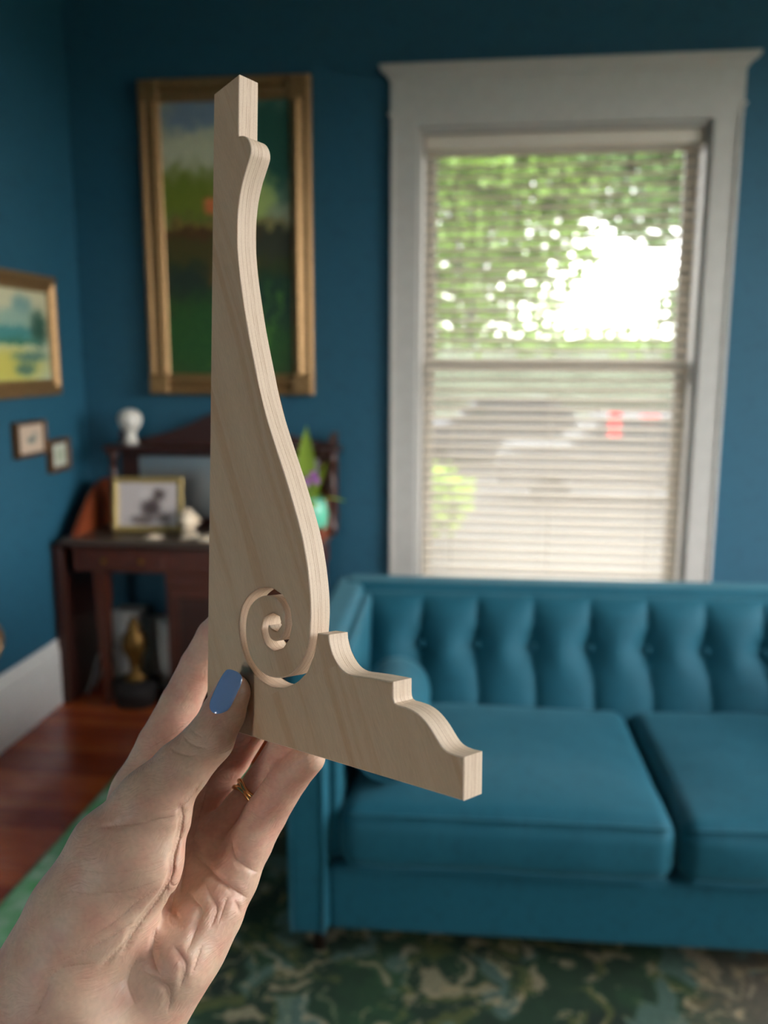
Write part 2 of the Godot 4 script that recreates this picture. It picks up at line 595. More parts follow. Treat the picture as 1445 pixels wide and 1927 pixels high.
# ==================================================================== outside
func build_outside():
	var ground := setting("ground", "pale lawn and street outside beyond the window", "ground")
	M.lawn = mottled("lawn", [Color8(42, 46, 26), Color8(56, 60, 32), Color8(48, 52, 30)], 0.03, 71, Vector3.ONE * 0.6, 0.9)
	M.street = mottled("asphalt", [Color8(50, 49, 47), Color8(58, 57, 54)], 0.03, 72, Vector3.ONE * 0.5, 0.9)
	M.walk = mottled("concrete", [Color8(60, 58, 54), Color8(70, 67, 62)], 0.03, 73, Vector3.ONE * 0.8, 0.9)
	box("lawn", Vector3(-40, -1.0, -9.0), Vector3(40, -0.7, WZ - 0.3), M.walk, ground, 0.0)
	box("sidewalk", Vector3(-40, -1.0, -10.6), Vector3(40, -0.68, -9.0), M.walk, ground, 0.01)
	box("street", Vector3(-40, -1.0, -19.0), Vector3(40, -0.78, -10.6), M.street, ground, 0.0)
	box("far_lawn", Vector3(-60, -1.0, -60.0), Vector3(60, -0.7, -19.0), M.lawn, ground, 0.0)
	box("side_yard", Vector3(3.2, -1.0, WZ - 0.3), Vector3(40, -0.7, 30), M.lawn, ground, 0.0)
	# porch roof over the window
	var roof := setting("porch_roof", "white boarded porch roof above the window outside", "roof")
	box("soffit", Vector3(-3.0, 3.15, -6.6), Vector3(3.2, 3.3, WZ - 0.26), M.trim, roof, 0.0)
	M.bark = mottled("bark", [Color8(56, 46, 36), Color8(80, 68, 54)], 0.05, 74, Vector3.ONE * 2.0, 0.9)
	M.foliage = []
	for c in [Color8(122, 146, 76), Color8(102, 126, 76), Color8(148, 170, 72)]:
		var m := mat("tree_leaf", c, 0.6)
		m.backlight_enabled = true
		m.backlight = Color(c.r * 1.2, c.g * 1.2, c.b * 0.9)
		M.foliage.append(m)
	tree("shade_tree", "leafy green tree left of the bright gap of sky outside", Vector3(-2.6, -0.7, -15.0), 2.4, [[Vector3(1.0, 5.6, 0.6), Vector3(1.8, 1.3, 1.2), 4200], [Vector3(2.6, 5.2, 0.4), Vector3(1.5, 1.0, 1.0), 2600], [Vector3(1.5, 4.1, 0.4), Vector3(1.5, 1.0, 1.0), 2100], [Vector3(3.0, 4.0, 0.2), Vector3(1.3, 0.9, 0.9), 1050], [Vector3(1.2, 3.0, 0.3), Vector3(1.6, 0.8, 1.0), 1300], [Vector3(2.9, 3.0, 0.0), Vector3(1.2, 0.7, 0.9), 420], [Vector3(0.2, 6.4, 0.4), Vector3(2.2, 1.5, 1.2), 3000], [Vector3(4.2, 5.9, 0.4), Vector3(1.6, 0.9, 1.0), 1800], [Vector3(3.9, 4.9, 0.4), Vector3(0.9, 0.6, 0.8), 700], [Vector3(3.6, 2.5, 0.4), Vector3(2.2, 0.25, 0.8), 350]], 0, 11)
	tree("street_tree", "thin leafy tree at the right edge of the view outside", Vector3(4.6, -0.7, -14.2), 2.2, [[Vector3(-1.6, 5.3, 0), Vector3(1.9, 0.8, 1.0), 2200], [Vector3(-0.9, 4.2, 0), Vector3(0.9, 1.3, 0.9), 1700], [Vector3(-1.3, 2.9, 0), Vector3(0.9, 0.9, 0.8), 800], [Vector3(-2.2, 4.5, 0), Vector3(0.9, 0.6, 0.8), 700], [Vector3(-2.6, 5.6, 0), Vector3(1.4, 0.7, 0.9), 1400], [Vector3(0, 5.0, 0), Vector3(1.4, 1.4, 1.0), 1600]], 1, 12)
	tree("garden_bush", "low yellow green bush on the ground outside", Vector3(-0.75, -0.7, -10.0), 0.15, [[Vector3(0, 0.62, 0), Vector3(0.5, 0.42, 0.45), 900]], 2, 13)
	var hm := mottled("hedge_leaf", [Color8(70, 78, 62), Color8(96, 102, 82), Color8(82, 90, 72)], 0.06, 75, Vector3.ONE * 0.5, 0.9)
	var hn := noise(0.5, 76, 4)
	var hedge := put("hedge", rbox(Vector3(-16, -0.72, -42), Vector3(20, 2.1, -39), 0.6, 3, 40, func(p: Vector3) -> Vector3:
		return p + Vector3(0, 0.5 * hn.get_noise_2d(p.x, p.z) * clampf(p.y, 0.0, 1.0), 0.4 * hn.get_noise_3dv(p))), hm)
	tag(hedge, "long clipped grey green hedge far across the street outside", "hedge")
	car("parked_car", "grey car with red tail lamps parked in the street outside", Vector3(2.25, -0.78, -13.6), Color8(54, 53, 52), true)
	car("parked_car", "dark grey car parked at the far kerb outside", Vector3(0.2, -0.78, -18.2), Color8(46, 46, 48), false)

func tree(called: String, label: String, at: Vector3, trunk: float, crown: Array, tone: int, sd: int):
	var t := thing(called, label, "tree" if trunk > 1.0 else "bush", at)
	var rng := RandomNumberGenerator.new()
	rng.seed = sd
	var r := 0.16 if trunk > 1.0 else 0.02
	put("trunk", tube([Vector3(0, -0.02, 0), Vector3(0.04, trunk * 0.5, 0.02), Vector3(0.0, trunk, 0)], [r * 1.3, r, r * 0.85], 12), M.bark, t)
	for c in crown:
		var top: Vector3 = c[0]
		put("branch", tube([Vector3(0, trunk * 0.95, 0), Vector3(0, trunk, 0).lerp(top, 0.5) + Vector3(0, 0.15, 0), top], [r * 0.6, r * 0.35, r * 0.12], 8), M.bark, t)
	var leaf := new_st()
	leaf.set_smooth_group(-1)
	var L := 0.11
	quad(leaf, Vector3(0, 0, 0), Vector3(L * 0.42, 0.01, L * 0.5), Vector3(0, 0, L), Vector3(-L * 0.42, 0.01, L * 0.5), Vector3.UP)
	quad(leaf, Vector3(0, -0.02, 0), Vector3(0.02, L * 0.4, L * 0.4), Vector3(0.05, 0.02, L * 0.9), Vector3(0.0, -L * 0.35, L * 0.45), Vector3.RIGHT)
	var lm := done(leaf)
	var count := 0
	for c in crown:
		count += int(c[2])
	var mm := MultiMesh.new()
	mm.transform_format = MultiMesh.TRANSFORM_3D
	mm.mesh = lm
	mm.instance_count = count
	var i := 0
	for c in crown:
		var size: Vector3 = c[1]
		for k in int(c[2]):
			var d := Vector3(rng.randfn(), rng.randfn(), rng.randfn()).normalized() * pow(rng.randf(), 0.42)
			var p: Vector3 = c[0] + d * size
			var b := Basis(Vector3(rng.randfn(), rng.randfn(), rng.randfn()).normalized(), rng.randf() * TAU).scaled(Vector3.ONE * rng.randf_range(0.8, 1.7))
			mm.set_instance_transform(i, Transform3D(b, p))
			i += 1
	var f := MultiMeshInstance3D.new()
	f.name = "foliage"
	f.multimesh = mm
	f.material_override = M.foliage[tone]
	f.set_meta("kind", "stuff")
	t.add_child(f)

func car(called: String, label: String, at: Vector3, c: Color, lamps: bool):
	var t := thing(called, label, "car", at, 0.0, "cars parked outside")
	var body := PackedVector2Array([Vector2(-2.15, 0.32), Vector2(-2.2, 0.62), Vector2(-2.1, 0.86), Vector2(-1.1, 0.98), Vector2(-0.55, 1.42), Vector2(0.95, 1.46), Vector2(1.6, 1.06), Vector2(2.05, 0.98), Vector2(2.15, 0.6), Vector2(2.1, 0.32)])
	var paint := mat("car_paint", c, 0.8)
	put("body", slab(body, -1.7, 0.0), paint, t)
	var dark := mat("car_glass", Color8(40, 44, 48), 0.08)
	put("side_window", slab(PackedVector2Array([Vector2(-0.95, 0.99), Vector2(-0.48, 1.36), Vector2(0.2, 1.39), Vector2(0.2, 0.99)]), 0.0, 0.01), dark, t)
	put("side_window", slab(PackedVector2Array([Vector2(0.27, 0.99), Vector2(0.27, 1.39), Vector2(0.9, 1.38), Vector2(1.4, 1.04)]), 0.0, 0.01), dark, t)
	var rubber := mat("tyre", Color8(24, 24, 24), 0.8)
	for x in [-1.35, 1.35]:
		for z in [-0.1, -1.6]:
			var w := put("wheel", lathe([Vector2(0, -0.1), Vector2(0.2, -0.1), Vector2(0.3, -0.08), Vector2(0.32, 0.0), Vector2(0.3, 0.08), Vector2(0.2, 0.1), Vector2(0, 0.1)], 20), rubber, t)
			w.rotation.x = PI / 2
			w.position = Vector3(x, 0.32, z)
	if lamps:
		var red := mat("lamp_red", Color8(196, 24, 34), 0.3)
		box("tail_lamp", Vector3(-0.52, 1.08, 0.0), Vector3(-0.34, 1.5, 0.05), red, t, 0.02)
		box("tail_lamp", Vector3(-0.05, 1.34, 0.0), Vector3(0.22, 1.46, 0.05), red, t, 0.02)

# ==================================================================== sofa
func build_sofa():
	var t := thing("sofa", "teal velvet tuxedo sofa with channel tufted back", "sofa", Vector3(-0.486, 0, -1.935), deg_to_rad(2.4))
	var W := 1.90
	var D := 1.0
	var wob := noise(3.0, 5, 2)
	# base rail below the seat
	put("base", rbox(Vector3(0.10, 0.105, -D + 0.02), Vector3(W - 0.10, 0.285, -0.02), 0.02, 3, 6), M.velvet, t)
	# arms as high as the back
	for s in [0, 1]:
		var x0: float = 0.0 if s == 0 else W - 0.105
		var a := put("arm", rbox(Vector3(x0, 0.10, -D + 0.02), Vector3(x0 + 0.105, 0.79, 0.0), 0.026, 4, 8), M.velvet, t)
		for e in [x0 + 0.012, x0 + 0.093]:
			put("piping", tube([Vector3(e, 0.11, 0.001), Vector3(e, 0.45, 0.001), Vector3(e, 0.765, 0.0)], [0.004, 0.004, 0.004], 8), M.velvet, a)
		# padded inner face of the arm
		var xi: float = 0.10 if s == 0 else W - 0.10
		var dir: float = 1.0 if s == 0 else -1.0
		put("arm_pad", rbox(Vector3(minf(xi, xi + dir * 0.035), 0.30, -D + 0.10), Vector3(maxf(xi, xi + dir * 0.035), 0.765, -0.03), 0.017, 3, 8), M.velvet, a)
	# back frame
	var back := put("back", rbox(Vector3(0.03, 0.12, -D), Vector3(W - 0.03, 0.795, -D + 0.13), 0.03, 4, 8), M.velvet, t)
	# tufted panel leaning against it: pillowed channels pinched in the middle
	var x_a := 0.115
	var x_b := W - 0.115
	var seam0 := 0.302
	var sp := 0.1815
	var surf := func(u: float, v: float, front: bool) -> Vector3:
		var x := lerpf(x_a, x_b, u)
		var y := lerpf(0.36, 0.768, v)
		var lean := lerpf(-0.66, -0.845, v)
		if not front:
			return Vector3(x, y, lean - 0.05)
		var k := (x - seam0 + 0.012 * exp(-pow((y - 0.615) / 0.05, 2.0)) - 0.006 * exp(-pow((y - 0.48) / 0.06, 2.0))) / sp
		var fr := k - floorf(k)
		var du := minf(fr, 1.0 - fr) * sp
		var pv := absf(y - 0.615)
		var pinch := exp(-pow(du / 0.055, 2.0) - pow(pv / 0.06, 2.0))
		var bulge := 0.034 * pow(clampf(sin(PI * fr), 0.0, 1.0), 0.42)
		var rim := minf(1.0, (0.768 - y) / 0.05)
		bulge *= sqrt(clampf(rim, 0.0, 1.0))
		bulge -= 0.026 * pinch
		return Vector3(x, y, lean + bulge)
	var st := new_st()
	st.set_smooth_group(0)
	var out := func(p): return Vector3(0, 0.2, 1)
	grid_into(st, 190, 40, func(u, v): return surf.call(u, v, true), out)
	grid_into(st, 4, 4, func(u, v): return surf.call(u, v, false), func(p): return Vector3(0, 0, -1))
	grid_into(st, 190, 2, func(u, v): return surf.call(u, 1.0, true).lerp(surf.call(u, 1.0, false), v), func(p): return Vector3.UP)
	var panel := put("tufted_panel", done(st), M.velvet, back)
	for k in range(0, 9):
		var x := seam0 + sp * k
		if x < x_b - 0.05:
			var p: Vector3 = surf.call((x - x_a) / (x_b - x_a), (0.615 - 0.36) / (0.768 - 0.36), true)
			var b := put("button", lathe([Vector2(0, 0.008), Vector2(0.006, 0.007), Vector2(0.011, 0.003), Vector2(0.012, 0.0), Vector2(0.0, -0.004)], 14), M.velvet, back)
			b.rotation.x = PI / 2 - 0.4
			b.position = p + Vector3(0, 0.002, 0.003)
	# loose seat cushions with a welt
	var seats := [[0.132, 0.946], [0.954, 1.768]]
	for q in seats.size():
		var a: float = seats[q][0]
		var b: float = seats[q][1]
		var mid := (a + b) / 2
		var puff := func(p: Vector3) -> Vector3:
			var u := clampf((p.x - mid) / ((b - a) / 2), -1.0, 1.0)
			var w := clampf((p.z + 0.34) / 0.36, -1.0, 1.0)
			var top := (p.y - 0.29) / 0.16
			var o := p
			o.y += 0.03 * top * (1.0 - pow(absf(u), 3.0)) * (1.0 - pow(absf(w), 4.0)) + 0.004 * wob.get_noise_3dv(p * 1.4)
			o.z += 0.012 * (1.0 - pow(absf(u), 4.0)) * maxf(w, 0.0) * sin(PI * clampf(top, 0, 1)) + 0.003 * wob.get_noise_3dv(p * 2.0 + Vector3(9, 0, 0))
			return o
		var c := put("seat_cushion", rbox(Vector3(a, 0.29, -0.70), Vector3(b, 0.45, 0.012), 0.048, 5, 26, puff), M.velvet, t)
		for y in [0.306, 0.440]:
			var path := []
			var rad := []
			for k in 41:
				var x := lerpf(a + 0.02, b - 0.02, k / 40.0)
				path.append(puff.call(Vector3(x, y, 0.006)))
				rad.append(0.0045)
			put("welt", tube(path, rad, 8), M.velvet, c)
	for x in [0.07, W - 0.07]:
		for z in [-0.08, -D + 0.08]:
			put("leg", tube([Vector3(x, 0.11, z), Vector3(x, 0.013, z)], [0.024, 0.015], 14), M.leg, t)
	# bolster lying along the arm
	var bo := thing("bolster_pillow", "round teal velvet bolster lying along the sofa arm", "pillow", Vector3(-0.486, 0, -1.935), deg_to_rad(2.4))
	var R := 0.098
	var body := put("cover", grid(36, 40, func(u, v):
		var ang: float = TAU * v
		var s: float = u * 2.0 - 1.0
		var rr: float = R * (1.0 - pow(absf(s), 9.0) * 0.35) * (1.0 + 0.012 * wob.get_noise_2d(u * 3.0, cos(ang)))
		if u == 0.0 or u == 1.0:
			rr = 0.0
		return Vector3(0.243 + cos(ang) * rr, 0.562 + sin(ang) * rr, -0.065 - 0.52 * u), func(p): return p - Vector3(0.243, 0.562, -0.32)), M.velvet, bo)
	for z in [-0.068, -0.582]:
		var ring := []
		var rad := []
		for k in 33:
			ring.append(Vector3(0.243 + cos(TAU * k / 32.0) * R * 0.68, 0.562 + sin(TAU * k / 32.0) * R * 0.68, z))
			rad.append(0.004)
		put("piping", tube(ring, rad, 8), M.velvet, body)

# ==================================================================== rug
func build_rug():
	var n1 := noise(2.2, 81, 3)
	var n2 := noise(5.5, 82, 3)
	var n3 := noise(3.4, 83, 2)
	var tex := picture(512, 512, func(u, v):
		var x: float = u * 3.35
		var y: float = v * 3.4
		var wx: float = x + 0.10 * n1.get_noise_2d(x * 2.0, y * 2.0)
		var wy: float = y + 0.10 * n1.get_noise_2d(x * 2.0 + 40.0, y * 2.0)
		var c := Color8(28, 58, 32).lerp(Color8(14, 32, 20), 0.5 + 0.9 * n1.get_noise_2d(wx * 1.3, wy * 1.3))
		# olive patches
		c = c.lerp(Color8(84, 84, 38), smoothstep(0.10, 0.34, n2.get_noise_2d(wx * 1.5, wy * 1.5)) * 0.7)
		# taupe ground towards one side
		c = c.lerp(Color8(96, 80, 70), smoothstep(0.0, 0.25, n1.get_noise_2d(wx * 0.5 + 3.0, wy * 0.5)) * smoothstep(1.5, 2.1, x) * 0.8)
		# grey blue blossoms
		c = c.lerp(Color8(78, 98, 90), smoothstep(0.30, 0.42, n3.get_noise_2d(wx * 1.5 + 20.0, wy * 1.5)) * 0.75)
		# cream scrolling stems
		var vine: float = absf(n2.get_noise_2d(wx * 0.8 + 7.0, wy * 0.8))
		c = c.lerp(Color8(140, 122, 92), smoothstep(0.045, 0.015, vine) * 0.8)
		c = c.lerp(Color8(150, 130, 104), smoothstep(0.28, 0.38, n2.get_noise_2d(wx * 1.2 - 30.0, wy * 1.2)) * 0.7)
		# worn green border
		var e: float = minf(minf(x, 3.35 - x), minf(y, 3.4 - y))
		var bd := Color8(86, 150, 96).lerp(Color8(150, 178, 150), clampf(0.5 + 1.2 * n2.get_noise_2d(x * 1.5, y * 1.5), 0.0, 1.0))
		c = c.lerp(bd, smoothstep(0.30, 0.24, e))
		# pile speckle
		return c * (1.05 + 0.2 * n2.get_noise_2d(x * 30.0, y * 30.0)))
	var m := mat("rug_pile", Color.WHITE, 0.95)
	m.albedo_texture = tex
	var x0 := -1.35
	var z0 := -3.0
	var st := new_st()
	st.set_smooth_group(-1)
	var hi := 0.012
	# top, then bound edges
	var cs := [Vector2(0, 0), Vector2(1, 0), Vector2(1, 1), Vector2(0, 1)]
	var P := func(c: Vector2, y: float) -> Vector3: return Vector3(x0 + c.x * 3.35, y, z0 + c.y * 3.4)
	for ix in [[0, 1, 2], [0, 2, 3]]:
		for k in ix:
			st.set_uv(cs[k])
			st.add_vertex(P.call(cs[k], hi))
	for k in 4:
		var a: Vector2 = cs[k]
		var b: Vector2 = cs[(k + 1) % 4]
		var o := Vector3(a.x + b.x - 1.0, 0, a.y + b.y - 1.0)
		st.set_uv(a)
		quad(st, P.call(a, 0.0005), P.call(b, 0.0005), P.call(b, hi), P.call(a, hi), o)
	var r := thing("rug", "dark green floral rug with a pale green border under the sofa", "rug")
	put("pile", done(st), m, r)
	var edge := []
	var rad := []
	for k in 5:
		edge.append(P.call(cs[k % 4], 0.007))
		rad.append(0.006)
	for k in 4:
		put("binding", tube([edge[k], edge[k + 1]], [0.0065, 0.0065], 8), M.rug_bind, r)

# ==================================================================== desk
func build_desk():
	var t := thing("antique_desk", "dark mahogany desk with mirrored back gallery in the corner", "desk", Vector3(-1.27, 0, -3.88))
	var X0 := -0.585
	var X1 := 0.562
	var Zf := 0.40
	box("desk_top", Vector3(X0, 0.735, 0.0), Vector3(X1, 0.762, Zf), M.desk_top, t, 0.008)
	box("desk_top_edge", Vector3(X0 + 0.012, 0.722, 0.0), Vector3(X1 - 0.012, 0.735, Zf - 0.012), M.desk_dark, t, 0.004)
	# apron with a drawer
	var ap := box("apron", Vector3(X0 + 0.05, 0.615, 0.02), Vector3(X1 - 0.03, 0.722, Zf - 0.03), M.desk, t, 0.004)
	var dr := box("drawer", Vector3(X0 + 0.11, 0.628, Zf - 0.03), Vector3(-0.12, 0.71, Zf - 0.022), M.desk, t, 0.004)
	for x in [-0.39, -0.22]:
		var k := put("knob", lathe([Vector2(0, 0.02), Vector2(0.008, 0.018), Vector2(0.011, 0.012), Vector2(0.006, 0.005), Vector2(0.007, 0.0)], 16), M.brass, dr)
		k.rotation.x = PI / 2
		k.position = Vector3(x, 0.668, Zf - 0.022)
	# end panel towards the wall
	box("end_panel", Vector3(X0 - 0.045, 0.0, 0.02), Vector3(X0 + 0.0, 0.734, Zf - 0.02), M.desk_dark, t, 0.006)
	# front leg of the kneehole, tapered
	var leg := new_st()
	leg.set_smooth_group(-1)
	var lx := X0 + 0.16
	for s in [[Vector3(-1, 0, 0)], [Vector3(1, 0, 0)], [Vector3(0, 0, -1)], [Vector3(0, 0, 1)]]:
		var n: Vector3 = s[0]
		var w := Vector3(n.z, 0, -n.x)
		quad(leg, Vector3(lx, 0.615, Zf - 0.07) + n * 0.028 - w * 0.028, Vector3(lx, 0.615, Zf - 0.07) + n * 0.028 + w * 0.028, Vector3(lx, 0.0, Zf - 0.07) + n * 0.018 + w * 0.018, Vector3(lx, 0.0, Zf - 0.07) + n * 0.018 - w * 0.018, n)
	put("leg", done(leg), M.desk, t)
	# pedestal with two doors
	var px := -0.125
	var ped := box("pedestal", Vector3(px, 0.03, 0.02), Vector3(X1 - 0.04, 0.615, Zf - 0.04), M.desk, t, 0.005)
	for k in 2:
		var a := lerpf(px + 0.02, X1 - 0.06, k / 2.0)
		var b := lerpf(px + 0.02, X1 - 0.06, (k + 1) / 2.0) - 0.012
		var d := box("door", Vector3(a, 0.09, Zf - 0.04), Vector3(b, 0.56, Zf - 0.025), M.desk, t, 0.004)
		box("door_panel", Vector3(a + 0.05, 0.14, Zf - 0.025), Vector3(b - 0.05, 0.51, Zf - 0.018), M.desk_dark, d, 0.006)
	for x in [px + 0.03, X1 - 0.07]:
		put("foot", lathe([Vector2(0, 0.0), Vector2(0.02, 0.0), Vector2(0.03, 0.015), Vector2(0.02, 0.03), Vector2(0, 0.031)], 14), M.desk_dark, t).position = Vector3(x, 0, Zf - 0.07)
	# back gallery: board, mirror, shelf, posts, pediment
	var gx0 := -0.45
	var gx1 := 0.575
	box("back_board", Vector3(gx0, 0.762, 0.0), Vector3(gx1, 1.12, 0.02), M.desk_dark, t, 0.003)
	box("mirror", Vector3(gx0 + 0.09, 0.80, 0.02), Vector3(gx1 - 0.09, 1.085, 0.026), M.mirror, t, 0.006)
	for f in [[gx0 + 0.07, 0.78, gx1 - 0.07, 0.80], [gx0 + 0.07, 1.085, gx1 - 0.07, 1.105]]:
		box("mirror_moulding", Vector3(f[0], f[1], 0.02), Vector3(f[2], f[3], 0.034), M.desk_dark, t, 0.004)
	box("shelf", Vector3(gx0 - 0.02, 1.12, 0.0), Vector3(gx1 + 0.02, 1.142, 0.17), M.desk_dark, t, 0.005)
	for x in [gx0 + 0.01, gx1 - 0.01]:
		put("post", lathe([Vector2(0, 0.762), Vector2(0.026, 0.762), Vector2(0.026, 0.80), Vector2(0.014, 0.82), Vector2(0.02, 0.88), Vector2(0.024, 0.94), Vector2(0.018, 1.02), Vector2(0.013, 1.07), Vector2(0.025, 1.09), Vector2(0.025, 1.12), Vector2(0, 1.12)], 18), M.desk_dark, t).position = Vector3(x, 0, 0.13)
	var ped2 := PackedVector2Array()
	ped2.append(Vector2(gx0 + 0.0, 1.142))
	ped2.append(Vector2(gx1, 1.142))
	var n := 40
	for k in n + 1:
		var u := 1.0 - k / float(n)
		var s := absf(u - 0.5) * 2.0
		var y := 1.155 + 0.075 * (1.0 - smoothstep(0.2, 0.95, s)) + 0.055 * exp(-pow((s - 0.1) / 0.18, 2.0))
		if s > 0.93:
			y += 0.05
		ped2.append(Vector2(lerpf(gx0, gx1, u), y))
	put("pediment", slab(ped2, 0.0, 0.024), M.desk_dark, t)
	# curved side galleries
	for s in [0, 1]:
		var x: float = gx0 - 0.085 if s == 0 else gx1 - 0.03
		var pr := PackedVector2Array([Vector2(0.0, 0.762), Vector2(0.35, 0.762)])
		for k in 11:
			var a := PI / 2 * k / 10.0
			pr.append(Vector2(0.34 * cos(a) * (1.0 - 0.25 * sin(2.0 * a)), 0.775 + 0.20 * sin(a)))
		var g := put("side_gallery", slab(pr, -0.012, 0.012), M.desk_red, t)
		g.rotation.y = -PI / 2
		g.position = Vector3(x, 0, 0)

func build_desk_things():
	var dz := -3.88
	# white head vase on the shelf
	var head := func(u: float, v: float) -> Vector3:
		var y := lerpf(0.0, 0.165, u)
		var a := TAU * v
		var prof := [[0.0, 0.036], [0.012, 0.036], [0.022, 0.030], [0.045, 0.024], [0.062, 0.026], [0.075, 0.038], [0.095, 0.049], [0.12, 0.054], [0.142, 0.048], [0.156, 0.034], [0.165, 0.004]]
		var r := 0.03
		for k in prof.size() - 1:
			if y >= prof[k][0] and y <= prof[k + 1][0] + 1e-6:
				r = lerpf(prof[k][1], prof[k + 1][1], smoothstep(0, 1, (y - prof[k][0]) / (prof[k + 1][0] - prof[k][0])))
		var f := maxf(0.0, cos(a - PI / 2))
		r += 0.012 * pow(f, 14.0) * exp(-pow((y - 0.098) / 0.014, 2.0)) + 0.008 * pow(f, 3.0) * exp(-pow((y - 0.074) / 0.012, 2.0)) - 0.005 * exp(-pow((y - 0.108) / 0.008, 2.0)) * exp(-pow((absf(a - PI / 2) - 0.42) / 0.2, 2.0))
		if u == 0.0 or u == 1.0:
			r = 0.0
		return Vector3(cos(a) * r, y, sin(a) * r)
	var hd := put("head_vase", grid(34, 40, head, func(p): return Vector3(p.x, (p.y - 0.1) * 0.5, p.z)), M.plaster)
	hd.position = Vector3(-1.632, 1.1425, dz + 0.10)
	hd.rotation.y = 0.5
	tag(hd, "white ceramic head vase on the shelf of the dark desk", "vase")
	# framed photograph leaning on the desk
	var fr := thing("framed_photo", "gilt framed black and white photograph standing on the desk", "picture frame", Vector3(-1.525, 0.7655, dz + 0.21))
	fr.rotation = Vector3(-0.16, 0.10, 0.0)
	frame_parts(fr, 0.315, 0.245, [Vector2(0, 0), Vector2(0, 0.012), Vector2(0.006, 0.018), Vector2(0.018, 0.014), Vector2(0.026, 0.008)], M.gilt_pale, 0.026, photo_texture())
	# shells
	var fan := func(seed_: float) -> ArrayMesh:
		return grid(16, 36, func(u, v):
			var a: float = lerpf(-0.15, PI + 0.15, v)
			var r: float = u * 0.06 * (1.0 + 0.05 * cos(v * 36.0))
			var y: float = 0.024 * sqrt(maxf(0.0, 1.0 - pow(u * 0.98, 2.0))) + 0.0022 * cos(v * 60.0) * u + 0.002
			return Vector3(cos(a) * r, y * (0.4 + 0.6 * sin(PI * clampf(v, 0.02, 0.98))), sin(a) * r), func(p): return Vector3.UP)
	var spots := [[Vector3(-1.452, 0.7625, dz + 0.335), 0.4, 0.8, "pale fan shell lying flat nearest the desk edge"], [Vector3(-1.325, 0.7625, dz + 0.31), 1.9, 1.1, "cream ribbed shell heaped by the photograph"], [Vector3(-1.195, 0.7625, dz + 0.35), -0.5, 0.9, "cream shell close to the bracket on the desk"]]
	for q in spots:
		var o := put("seashell", fan.call(1.0), M.shell)
		o.position = q[0]
		o.rotation.y = q[1]
		o.scale = Vector3(q[2], q[2] * 1.25, q[2])
		tag(o, q[3], "shell", "shells on the desk")
	# a whorled conch among them
	var spiral := []
	var rad := []
	for k in 46:
		var f := k / 45.0
		var a := f * TAU * 2.6
		var r := 0.05 * pow(1.0 - f, 1.3) + 0.002
		spiral.append(Vector3(f * 0.06 - 0.02, 0.034 + cos(a) * r * 0.55, sin(a) * r * 0.8))
		rad.append(0.030 * pow(1.0 - f, 1.1) + 0.002)
	var co := put("conch_shell", tube(spiral, rad, 12), M.shell)
	co.position = Vector3(-1.315, 0.79, dz + 0.22)
	tag(co, "cream whorled conch shell standing behind the fan shells", "shell")
	# flowering plant in an aqua pot
	var pl := thing("potted_plant", "flowering plant with violet blooms in an aqua pot", "potted plant", Vector3(-0.775, 0.7625, dz + 0.245))
	put("pot", lathe([Vector2(0, 0.0), Vector2(0.042, 0.0), Vector2(0.05, 0.012), Vector2(0.07, 0.06), Vector2(0.076, 0.11), Vector2(0.07, 0.155), Vector2(0.062, 0.172), Vector2(0.068, 0.182), Vector2(0.06, 0.184), Vector2(0.055, 0.16), Vector2(0, 0.158)], 30, 14, 0.02), M.aqua, pl)
	var leaf := func(base: Vector3, dir: Vector3, length: float, width: float, droop: float) -> ArrayMesh:
		var side := dir.cross(Vector3.UP).normalized() if absf(dir.y) < 0.95 else Vector3.RIGHT
		return grid(12, 6, func(u, v):
			var p: Vector3 = base + dir * length * u + Vector3(0, -droop * u * u, 0)
			var w: float = width * sin(PI * pow(clampf(u, 0.0, 1.0), 0.8)) * (v - 0.5) * 2.0
			return p + side * w + Vector3(0, -absf(v - 0.5) * 0.25 * width, 0) + Vector3(0, 0, 0.012 * absf(v - 0.5)), func(p): return Vector3(0, 1, 0.6))
	var lv := [[Vector3(-0.02, 0.17, 0), Vector3(0.05, 1, 0.1).normalized(), 0.33, 0.04, 0.0], [Vector3(0.02, 0.17, 0.01), Vector3(0.85, 0.42, 0.25).normalized(), 0.16, 0.026, 0.06], [Vector3(0.0, 0.17, 0.02), Vector3(0.5, 0.75, 0.35).normalized(), 0.12, 0.03, 0.04], [Vector3(-0.02, 0.17, 0.0), Vector3(-0.8, 0.5, 0.3).normalized(), 0.15, 0.026, 0.05], [Vector3(0, 0.17, -0.02), Vector3(0.3, 0.9, -0.3).normalized(), 0.2, 0.03, 0.02], [Vector3(0.01, 0.17, 0.03), Vector3(0.25, 0.3, 0.9).normalized(), 0.1, 0.026, 0.05]]
	for q in lv:
		put("leaf", leaf.call(q[0], q[1], q[2], q[3], q[4]), M.leaf, pl)
	for q in [Vector3(0.02, 0.285, 0.03), Vector3(0.0, 0.26, 0.05), Vector3(0.035, 0.265, 0.03)]:
		var fl := Node3D.new()
		fl.name = "flower"
		pl.add_child(fl, true)
		fl.position = q
		put("stem", tube([Vector3(0, 0, 0), Vector3(-q.x * 0.4, 0.15 - q.y, -q.z * 0.5)], [0.0018, 0.0022], 6), M.leaf, fl)
		for k in 5:
			var a := TAU * k / 5.0
			put("petal", leaf.call(Vector3.ZERO, Vector3(cos(a) * 0.8, sin(a) * 0.8, 0.6).normalized(), 0.026, 0.011, 0.0), M.petal, fl)
	# things under the desk
	var wb := thing("storage_box", "tall white storage box standing in the desk kneehole", "box", Vector3(-1.66, 0, dz + 0.14))
	box("body", Vector3(-0.062, 0.0, -0.05), Vector3(0.06, 0.36, 0.05), M.white_box, wb, 0.004)
